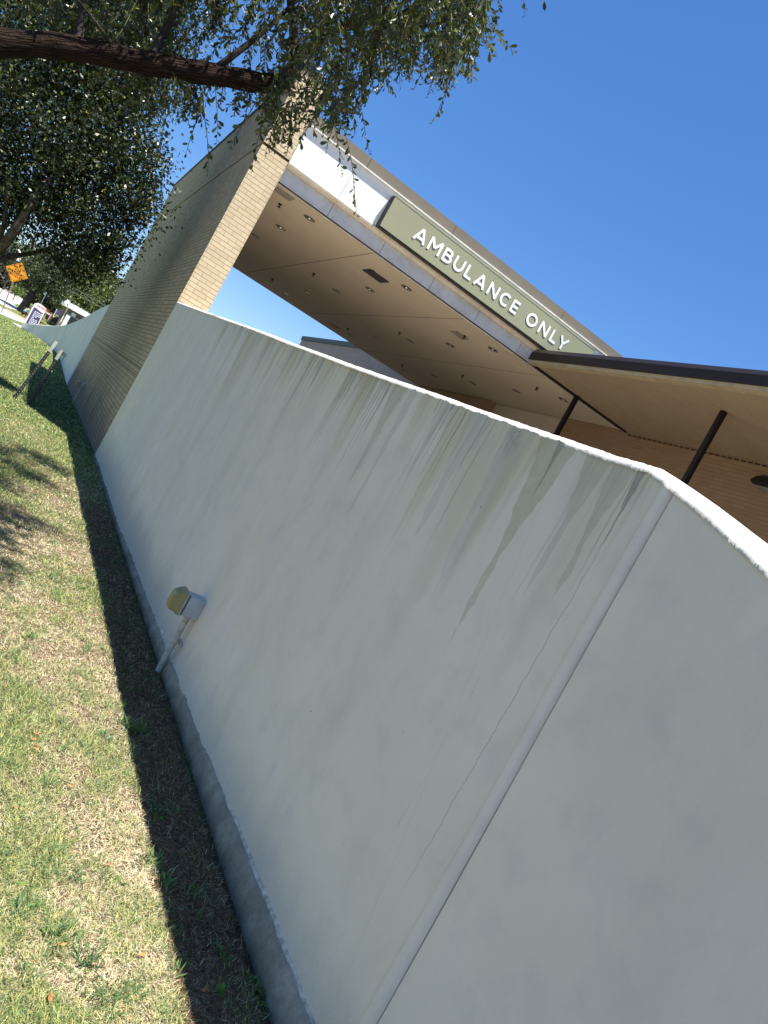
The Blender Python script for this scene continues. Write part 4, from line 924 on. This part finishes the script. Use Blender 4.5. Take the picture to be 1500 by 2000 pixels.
for p0, dr, Lg, pts in strands:
    if pts is None:
        n = max(3, int(Lg/.07)); q = [p0]; dd = dr.copy()
        for k in range(n): dd = dd+RNG.normal(0, .12, 3)+GR*.06; dd /= np.linalg.norm(dd); q.append(q[-1]+dd*Lg/n)
        pts = np.array(q)
    pth = smooth_path(pts, max(5, len(pts)*3)); seg = np.linalg.norm(np.diff(pth, axis=0), axis=1); cum = np.concatenate([[0], np.cumsum(seg)]); tot = cum[-1]
    tw.append((pth, np.linspace(.0028, .0011, len(pth))))
    step = .013 if Lg is not None else .0185
    s_ = RNG.uniform(0, .02); side_ = 1
    while s_ < tot:
        b = np.array([np.interp(s_, cum, pth[:, k]) for k in range(3)]); i = min(np.searchsorted(cum, s_), len(pth)-1); ax = pth[i]-pth[max(i-1, 0)]; ax = ax/(np.linalg.norm(ax)+1e-9)
        rnd = RNG.normal(0, 1, 3); rnd -= ax*rnd.dot(ax); rnd /= np.linalg.norm(rnd)
        dl = ax*RNG.uniform(.3, 1.)+rnd*RNG.uniform(.5, 1.); nn = RNG.normal(0, .8, 3)+np.array([0, 0, 1.])
        l = RNG.uniform(.024, .050)*(1. if s_ < tot*.9 else .6)
        LP.append(b); LD.append(dl); LN.append(nn); LL.append(l); LW.append(l*RNG.uniform(.34, .5)); s_ += step*RNG.uniform(.6, 1.5)
n = len(LP)
col = rc(n, (.050, .068, .020), .3, .15); m_ = RNG.uniform(size=n) < .12; col[m_] = rc(m_.sum(), (.13, .16, .045), .25)
leaves('foliage', LP, LD, LN, np.array(LL), np.array(LW), col, MT['leaf'], oak)
tubemesh('twigs', tw, simple('twig', (.13, .11, .06), .8), oak, 4)
up = [(1.5, 6.3, 8.2, .55), (1.9, 5.6, 8.6, .5), (1.2, 7.2, 8.4, .5), (2.2, 6.6, 9.0, .5), (.9, 5.6, 7.6, .5), (1.0, 4.6, 7.4, .4), (1.9, 7.4, 9.2, .5), (.4, 6.4, 8, .8), (-.6, 5.4, 7.8, 1.0), (-2, 4.8, 7.6, 1.4), (-3.6, 4.2, 7.5, 1.6), (1.4, 5.2, 8.0, .3)]
UPB = up
# side branchlets carrying the mass
br = []
for (a_, b_, c_, r_) in (((300, 105, 4.85), (340, 20, 5.0), (420, -120, 5.3), .022), ((420, 135, 4.9), (520, 60, 5.0), (640, -60, 5.2), .02), ((545, 158, 5.0), (600, 90, 5.0), (700, 30, 4.9), .03), ((640, 60, 4.95), (760, 40, 4.9), (900, -30, 4.8), .02), ((700, 30, 4.9), (820, 60, 4.8), (925, 20, 4.7), .014), ((560, 160, 5.0), (580, 120, 5.0), (560, -60, 5.3), .04), ((150, 85, 4.85), (170, 0, 5.0), (240, -150, 5.2), .03), ((240, 115, 4.85), (200, 60, 4.8), (120, -40, 4.8), .012), ((500, 160, 4.95), (540, 210, 4.9), (555, 240, 4.8), .010)):
    pth = smooth_path([at(*a_), at(*b_), at(*c_)], 16); br.append((pth, np.linspace(r_, r_*.4, 16)))
tubemesh('branchlets', br, MT['barkd'], oak, 8)

# ------------------------------------------------------------------ second oak, whole crown in view #CROWN
def crown(name, blobs, nclus, per, lsize, mat, parent, base, crad=.28, shell=.55, droop=.2, hexa=False, yb=.12, skirt=None):
    vol = np.array([b[3]**2 for b in blobs]); pr = vol/vol.sum()
    k = RNG.choice(len(blobs), nclus, p=pr); B = np.array([b[:3] for b in blobs])[k]; Rr = np.array([b[3] for b in blobs])[k]
    d = unit(RNG.normal(0, 1, (nclus, 3))); r = Rr*(1-shell*RNG.uniform(0, 1, nclus)**1.6)*RNG.uniform(.85, 1.12, nclus)
    Cc = B+d*r[:, None]; Cc = np.repeat(Cc, per, 0); dd = np.repeat(d, per, 0)
    P = Cc+RNG.normal(0, 1, Cc.shape)*crad*np.repeat(RNG.uniform(.5, 1.1, nclus), per)[:, None]*[1, 1, .8]
    D = dd*.5+RNG.normal(0, .8, P.shape)+GR*droop; N = RNG.normal(0, .8, P.shape)+[0, 0, .8]+dd*.4
    cl = np.repeat(RNG.normal(0, .16, nclus), per)
    col = rc(len(P), base, .22)*(1+cl)[:, None]; m_ = RNG.uniform(size=len(P)) < yb; col[m_] = rc(m_.sum(), np.array((.22, .25, .07))*(.6 if base[0] < .05 else 1), .25)
    l = RNG.uniform(.55, 1.45, len(P))*lsize
    if skirt is not None:
        k_ = P[:, 2] > np.interp(P[:, 0], skirt[0], skirt[1]); P, D, N, col, l = P[k_], D[k_], N[k_], col[k_], l[k_]
    return leaves(name, P, D, N, l, l*.5, np.clip(col, .004, .9), mat, parent, hexa)
def blob(x, y, d, r): return (*at(x, y, d), r)
crown('upper_foliage', [(1.5, 6.3, 8.2, .42), (1.95, 5.6, 8.6, .40), (1.55, 5.0, 8.0, .38), (2.2, 6.6, 9.0, .40), (1.85, 4.0, 8.0, .30), (1.2, 7.0, 8.4, .42), (1.1, 6.2, 7.8, .38), (1.3, 4.4, 7.6, .3)], 250, 36, .06, MT['leaf'], oak, (.04, .05, .018), .13, 1., .1)
crown('upper_foliage', UPB[7:11], 330, 34, .06, MT['leaf'], oak, (.04, .052, .018), .16, .9, .1)
ubr = [(smooth_path([(-3.3, 4.5, 6.5), (-1.6, 5, 7.4), (.6, 5.8, 7.9), (2., 6.6, 8.8)], 30), np.linspace(.09, .03, 30))]
tubemesh('upper_limb', ubr, MT['bark'], oak, 10)
oak2 = empty('oak_tree', (-2.6, 15.2, 0), 'dense dark green oak filling the left edge, its crown ending beside the brick pier', 'tree')
SKP = [at(-100, 470, 15.3), at(0, 492, 15.3), at(66, 496, 15.3), at(100, 545, 15.2), at(150, 566, 15.2), at(230, 560, 15.2)]; SK = ([q[0] for q in SKP], [q[2] for q in SKP])
bl2 = [blob(60, 210, 15.5, 1.7), blob(150, 300, 15, 1.35), blob(70, 320, 15, 1.1), blob(190, 380, 14.8, .95), blob(235, 300, 15.2, .8), blob(225, 210, 15.5, .85), blob(160, 430, 14.6, .7), blob(200, 440, 14.8, .55), blob(265, 395, 15, .42), blob(285, 340, 15, .3), blob(170, 500, 14.8, .5), blob(146, 500, 14.9, .38), blob(285, 20, 15.8, .95), blob(180, 10, 16, 1.2), blob(330, -40, 16, .8),
       blob(100, 80, 16, 1.6), blob(230, 80, 16.2, 1.15), blob(-120, 250, 16, 2.4), blob(-110, 380, 15.5, 1.1), blob(250, 150, 15.8, .8), blob(40, -60, 17, 2.), blob(290, 400, 15, .22), blob(245, 455, 15, .28), blob(215, 488, 15, .22), blob(170, 520, 15.5, .3)]
crown('foliage', bl2, 2700, 52, .068, MT['leaf'], oak2, (.028, .038, .014), .20, .6, .25, False, .13, skirt=SK)
LBR = [([(-2.6, 15.2, -.3), (-2.55, 15.2, 1.0), at(-160, 545, 15.2)], .30, .22), ([at(-160, 545, 15.2), at(-40, 520, 15.0), at(10, 478, 14.3), at(42, 430, 14.2), at(75, 372, 14.3)], .10, .055), ([at(-20, 508, 14.8), at(8, 445, 14.5), at(14, 380, 14.5)], .05, .025), ([at(-160, 545, 15.2), at(-100, 400, 15.5), at(0, 200, 16)], .16, .06), ([at(75, 372, 14.3), at(120, 330, 14.6), at(170, 290, 15)], .07, .02), ([at(-40, 520, 15.0), at(20, 500, 15.2), at(70, 495, 15.5), at(130, 470, 15.4)], .06, .02)]
tubemesh('trunk', [(smooth_path(p_, 26), np.linspace(a_, b_, 26)) for p_, a_, b_ in LBR[:1]], MT['barkg'], oak2, 14)
for p_, a_, b_ in LBR[1:]: tubemesh('branch', [(smooth_path(p_, 26), np.linspace(a_, b_, 26))], MT['barkg'], oak2, 12)

# ------------------------------------------------------------------ far trees
def fartree(tx, ty, Yd, blobs, ncl, per, ls, base, label, name='tree', trunk=None, tr=.25, yb=.1, group='trees across the street'):
    b = onY(tx, ty, Yd); gb = gz(0, Yd)
    e = empty(name, (b[0], Yd, gb), label, 'tree', group)
    bb = [(*onY(x, y, Yd+dy), r*Yd/FPX) for x, y, r, dy in blobs]
    crown('crown', bb, ncl, per, ls, MT['leaff'], e, base, ls*1.9, .5, .1, False, yb)
    pts = [(b[0], Yd, gb-.3)]+([onY(*q, Yd) for q in trunk] if trunk else [np.array(bb[0][:3])])
    tubemesh('trunk', [(smooth_path(pts, 14), np.linspace(tr, tr*.4, 14))], MT['barkd'], e, 10)
    return e
fartree(42, 606, 72, [(88, 545, 24, 0), (70, 525, 22, 2), (110, 560, 18, 0), (60, 550, 12, 1), (95, 515, 26, 3), (125, 535, 20, 1)], 420, 40, .20, (.05, .066, .028), 'tree with a thick leaning dark trunk on the verge behind the purple sign', 'street_tree', [(52, 590), (66, 568), (80, 540)], .42, .05)
fartree(8, 560, 118, [(5, 530, 22, 0), (-25, 515, 28, 2), (25, 548, 14, 0), (10, 505, 24, 4), (40, 555, 13, 0), (-20, 545, 18, 0)], 520, 40, .28, (.058, .062, .040), 'greyish scrubby tree at the far left behind the orange sign', 'scrub_tree', None, .3, .02)
fartree(30, 520, 125, [(32, 512, 20, 3), (50, 500, 18, 3), (15, 488, 22, 5), (60, 530, 15, 2)], 300, 40, .30, (.07, .095, .03), 'lighter green tree above and behind the orange sign', 'tree', None, .3, .2)
fartree(70, 590, 128, [(60, 565, 16, 0), (80, 580, 12, 0), (95, 572, 16, 2), (72, 556, 16, 2), (105, 595, 12, 0), (118, 578, 16, 0), (92, 590, 10, 0)], 520, 40, .28, (.055, .068, .036), 'low dark tree mass behind the blank blade sign', 'tree', None, .3, .04)
fartree(150, 600, 108, [(140, 560, 22, 0), (125, 590, 14, -2), (165, 575, 22, 0), (155, 540, 24, 3), (185, 560, 22, 2), (130, 535, 20, 2)], 620, 42, .26, (.075, .10, .03), 'broad bright green tree over the tan building', 'tree', None, .35, .25)
fartree(190, 600, 122, [(200, 545, 20, 0), (190, 515, 18, 2), (205, 575, 18, 0), (180, 590, 18, 0), (170, 500, 16, 3), (215, 590, 12, 0)], 560, 42, .28, (.06, .085, .03), 'tall green tree against the sky just left of the pier', 'tree', None, .35, .15)
fartree(225, 600, 135, [(222, 562, 13, 0), (232, 580, 12, 0), (214, 575, 12, 0), (240, 560, 8, 3)], 260, 40, .28, (.05, .07, .028), 'rounded dark tree top peeking out beside the pier edge', 'tree', None, .3, .05)
# bushes
def bush(x, y, Yd, rx, ry, base, label, n=120, yb=.1):
    c = onY(x, y, Yd); e = empty('bush', (c[0], Yd, gz(0, Yd)), label, 'bush'); r = rx*Yd/FPX
    bb = [(c[0]+dx*r, Yd, c[2]+dz*r*ry/rx, r*.55) for dx, dz in ((-.5, 0), (.5, 0), (0, .3), (0, -.2))]
    crown('foliage', bb, n, 40, .14, MT['leaff'], e, base, .2, .6, 0, False, yb)
    MB().tube([(c[0], Yd, gz(0, Yd)-.1), (c[0], Yd, c[2])], .05, 6).build('stem', MT['barkd'], e)
bush(34, 568, 95, 5.5, 5, (.09, .16, .03), 'small bright green bush across the street below the orange sign', 110, .5)
bush(51, 577, 98, 6.5, 4, (.07, .09, .03), 'rounded olive hedge at the foot of the pale pole', 110, .3)

# ------------------------------------------------------------------ grass
def grassmesh(name, N, ylo, yhi, xlo, xhi, hgt, wid, powr, label):
    u = RNG.uniform(0, 1, N)
    Y_ = (ylo**(-powr)+u*(yhi**(-powr)-ylo**(-powr)))**(-1/powr)
    X_ = RNG.uniform(0, 1, N)*(xhi(Y_)-xlo(Y_))+xlo(Y_)
    # patchiness
    def fld(x, y, s, seed):
        r = np.random.default_rng(seed); out = np.zeros_like(x)
        for k in range(9):
            a = r.uniform(0, 6.28); f = s*r.uniform(.5, 2.2); out += np.sin((x*math.cos(a)+y*math.sin(a))*f+r.uniform(0, 6.28))/3
        return out
    g1 = fld(X_, Y_, 3., 1); g2 = fld(X_, Y_, 9., 2); g3 = fld(X_, Y_, 26., 4)
    dry = np.clip(.66-.35*g1-.28*g2-.15*g3-.075*np.clip(Y_-4.5, 0, 9), .0, 1)
    shade_strip = (X_ > 1.16) & (Y_ < 8.5); dry = np.where(shade_strip, np.clip(dry+.35, .9, .98), dry); dry = np.where(Y_ > 12, np.minimum(dry, .25), dry)
    keep = RNG.uniform(size=N) < np.where(g3+g2+.4*g1 < -.8, .35, 1.)
    X_, Y_, dry, shade_strip = X_[keep], Y_[keep], dry[keep], shade_strip[keep]; N = len(X_)
    isdry = RNG.uniform(size=N) < dry
    tan = rc(N, (.72, .61, .40), .25, .06); yg = rc(N, (.45, .46, .18), .25, .12); gr = rc(N, (.11, .18, .065), .3, .12)
    shade_strip = shade_strip & (RNG.uniform(size=N) < .9); tan[shade_strip] = rc(shade_strip.sum(), (.24, .16, .095), .4, .06)  # dead blades beside the wall, colour also lowered for its shade
    pick = RNG.uniform(size=N); c = np.where(isdry[:, None], tan, np.where((pick < np.clip(.62-.02*Y_, .35, .62))[:, None], yg, gr))
    brown = (RNG.uniform(size=N) < .22) & isdry; c[brown] = rc(brown.sum(), (.2, .13, .08), .3, .1)
    ang = RNG.uniform(0, 2*math.pi, N); lean = np.where(isdry, RNG.uniform(.8, 1.6, N), RNG.uniform(.3, 1.15, N))
    tall = np.where(isdry, .8, 1.)*RNG.uniform(.5, 1.25, N)
    sc = np.clip(Y_/4., .9, 2.6) if ylo < 5 else np.clip(Y_/14., 1, 3)
    h = hgt*tall*(1+.25*(sc-1)); w = wid*sc*RNG.uniform(.7, 1.3, N)
    D = np.stack([np.cos(ang)*np.sin(lean), np.sin(ang)*np.sin(lean), np.cos(lean)], -1); Sd = unit(np.stack([-np.sin(ang+RNG.normal(0, .5, N)), np.cos(ang), np.zeros(N)], -1))
    P0 = np.stack([X_, Y_, gz(X_, Y_)-.002+RNG.uniform(0, .008, N)], -1); bend = np.stack([np.cos(ang), np.sin(ang), -.35+np.zeros(N)], -1)*(h*.35)[:, None]
    m1 = P0+D*(h*.5)[:, None]; t1 = P0+D*h[:, None]+bend; t1[:, 2] = np.maximum(t1[:, 2], P0[:, 2]+.002)
    W_ = (w/2)[:, None]
    V = np.stack([P0-Sd*W_, P0+Sd*W_, m1+Sd*W_*.85, t1, m1-Sd*W_*.85], 1).reshape(-1, 3)
    b = np.arange(N)[:, None]*5; C = np.repeat(c, 5, 0)
    F = np.concatenate([b+[0, 1, 2, 4], b+[4, 2, 3, 3]])
    # second face as triangle: rebuild using quads with duplicated tip avoided
    tip2 = t1+Sd*W_*.15; V = np.stack([P0-Sd*W_, P0+Sd*W_, m1+Sd*W_*.85, tip2, t1, m1-Sd*W_*.85], 1).reshape(-1, 3); b = np.arange(N)[:, None]*6
    F = np.concatenate([b+[0, 1, 2, 5], b+[5, 2, 3, 4]]); C = np.repeat(c, 6, 0)
    return npmesh(name, V, F, MT['grass'], None, col=C)
xl = lambda y: np.interp(y, [1, 2, 5, 12, 50], [.35, .45, .3, -.3, -3.]); xr = lambda y: np.where(y < 12, 1.44, 1.46)
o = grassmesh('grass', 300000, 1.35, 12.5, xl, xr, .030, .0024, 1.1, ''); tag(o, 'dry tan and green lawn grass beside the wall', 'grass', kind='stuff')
xr2 = lambda y: np.interp(y, [12, 24, 39.5, 42, 44, 46, 48, 60], [1.46, 1.46, 1.4, 1.25, 1., .3, -.4, 2.]); xl2 = lambda y: np.interp(y, [12, 50, 70], [-1.6, -5, -6])
o = grassmesh('grass', 110000, 12.2, 47.2, xl2, xr2, .045, .008, 1.3, ''); tag(o, 'greener lawn grass beyond the pier shadow', 'grass', kind='stuff')
# surrounding lawn outside the frame edge, coarse
o = grassmesh('grass', 60000, 1.2, 14, lambda y: -4.+0*y, xl, .035, .004, .6, ''); tag(o, 'lawn grass further left of the wall', 'grass', kind='stuff')
# crabgrass tufts and broad-leaved weeds
def tuft(cx_, cy_, n, l, w, base, spread=.02):
    a = RNG.uniform(0, 6.28, n); e_ = RNG.uniform(.15, 1.1, n)
    P = np.stack([cx_+RNG.normal(0, spread, n), cy_+RNG.normal(0, spread, n), np.zeros(n)+.004], -1); D = np.stack([np.cos(a)*np.cos(e_), np.sin(a)*np.cos(e_), np.sin(e_)], -1)
    N_ = np.array([[0, 0, 1.]]).repeat(n, 0)+RNG.normal(0, .2, (n, 3)); return P, D, N_, RNG.uniform(.6, 1.2, n)*l, np.full(n, w), rc(n, base, .2)
Q = []
for (px_, py_, n_, l_, w_) in ((262, 1430, 46, .075, .006), (240, 1418, 30, .06, .005), (296, 1578, 20, .05, .005), (300, 1690, 26, .055, .007), (308, 1725, 16, .06, .007), (330, 1830, 16, .06, .004), (342, 1870, 16, .055, .004), (345, 1910, 14, .05, .004), (162, 1890, 40, .075, .005), (120, 1830, 20, .06, .005), (150, 1720, 30, .06, .004), (30, 1780, 20, .06, .005),
                            (205, 1445, 36, .05, .004), (100, 1540, 30, .05, .005), (10, 1500, 26, .05, .004), (180, 1960, 30, .05, .004), (240, 1940, 30, .05, .005), (216, 1985, 20, .05, .004), (370, 1750, 12, .05, .006), (378, 1790, 12, .04, .005), (430, 1870, 20, .05, .006), (250, 1310, 20, .05, .004), (222, 1215, 20, .05, .004), (245, 1350, 16, .05, .004), (60, 1250, 30, .06, .005), (100, 1130, 30, .06, .005), (20, 1290, 24, .05, .005)):
    h_ = hit(px_, py_); Q.append(tuft(h_[0], h_[1], n_, l_, w_, (.13, .22, .075)))
for k in range(46):
    yv = RNG.uniform(1.7, 9); Q.append(tuft(1.452, yv, 9, .045, .004, (.20, .19, .09), .012))
for k in range(60):
    yv = RNG.uniform(1.4, 7); xv = RNG.uniform(xl(yv), 1.42); Q.append(tuft(xv, yv, 14, .05, .004, (.12, .21, .08)))
for (px_, py_) in ((230, 1730), (44, 1735), (25, 1822), (75, 1780), (105, 1830), (480, 1915), (470, 1905), (510, 1950), (495, 1935), (440, 1880), (305, 1600), (318, 1725), (372, 1740), (425, 1945), (505, 1965)):
    h_ = hit(px_, py_); P_, D_, N_, l_, w_, c_ = tuft(h_[0], h_[1], 6, .028, .016, (.14, .24, .05), .008); Q.append((P_, D_, N_, l_, w_*1., c_))
Pq, Dq, Nq, Lq, Wq, Cq = (np.concatenate([q[k] for q in Q]) for k in range(6))
o = leaves('weeds', Pq, Dq, Nq, Lq, Wq, Cq, MT['grass']); tag(o, 'green crabgrass tufts and weeds in the dry lawn', 'weeds', kind='stuff')
# dead leaves
lf = None
for k, (px_, py_) in enumerate(((68, 1452), (62, 1465), (75, 1445), (56, 1468), (265, 1880), (345, 1510), (140, 1547), (100, 1858), (395, 1940), (300, 1232), (90, 1975), (372, 1475), (200, 1700), (30, 1590))):
    h_ = hit(px_, py_); m_ = MB(); a_ = RNG.uniform(0, 6.28); s_ = RNG.uniform(.018, .03)
    pts = [(0, 0, 0), (.5, .28, .12), (1, .2, .05), (1.4, 0, .2), (1, -.25, .05), (.45, -.22, .15)]
    vs = [m_.bm.verts.new((h_[0]+(p_[0]*math.cos(a_)-p_[1]*math.sin(a_))*s_, h_[1]+(p_[0]*math.sin(a_)+p_[1]*math.cos(a_))*s_, .02+p_[2]*s_)) for p_ in pts]
    m_.bm.faces.new(vs[:4]); m_.bm.faces.new([vs[0]]+vs[3:])
    tag(m_.build('fallen_leaf', MT['dleaf']), 'small dry brown leaf lying on the lawn beside the wall', 'leaf', 'fallen leaves on the lawn')
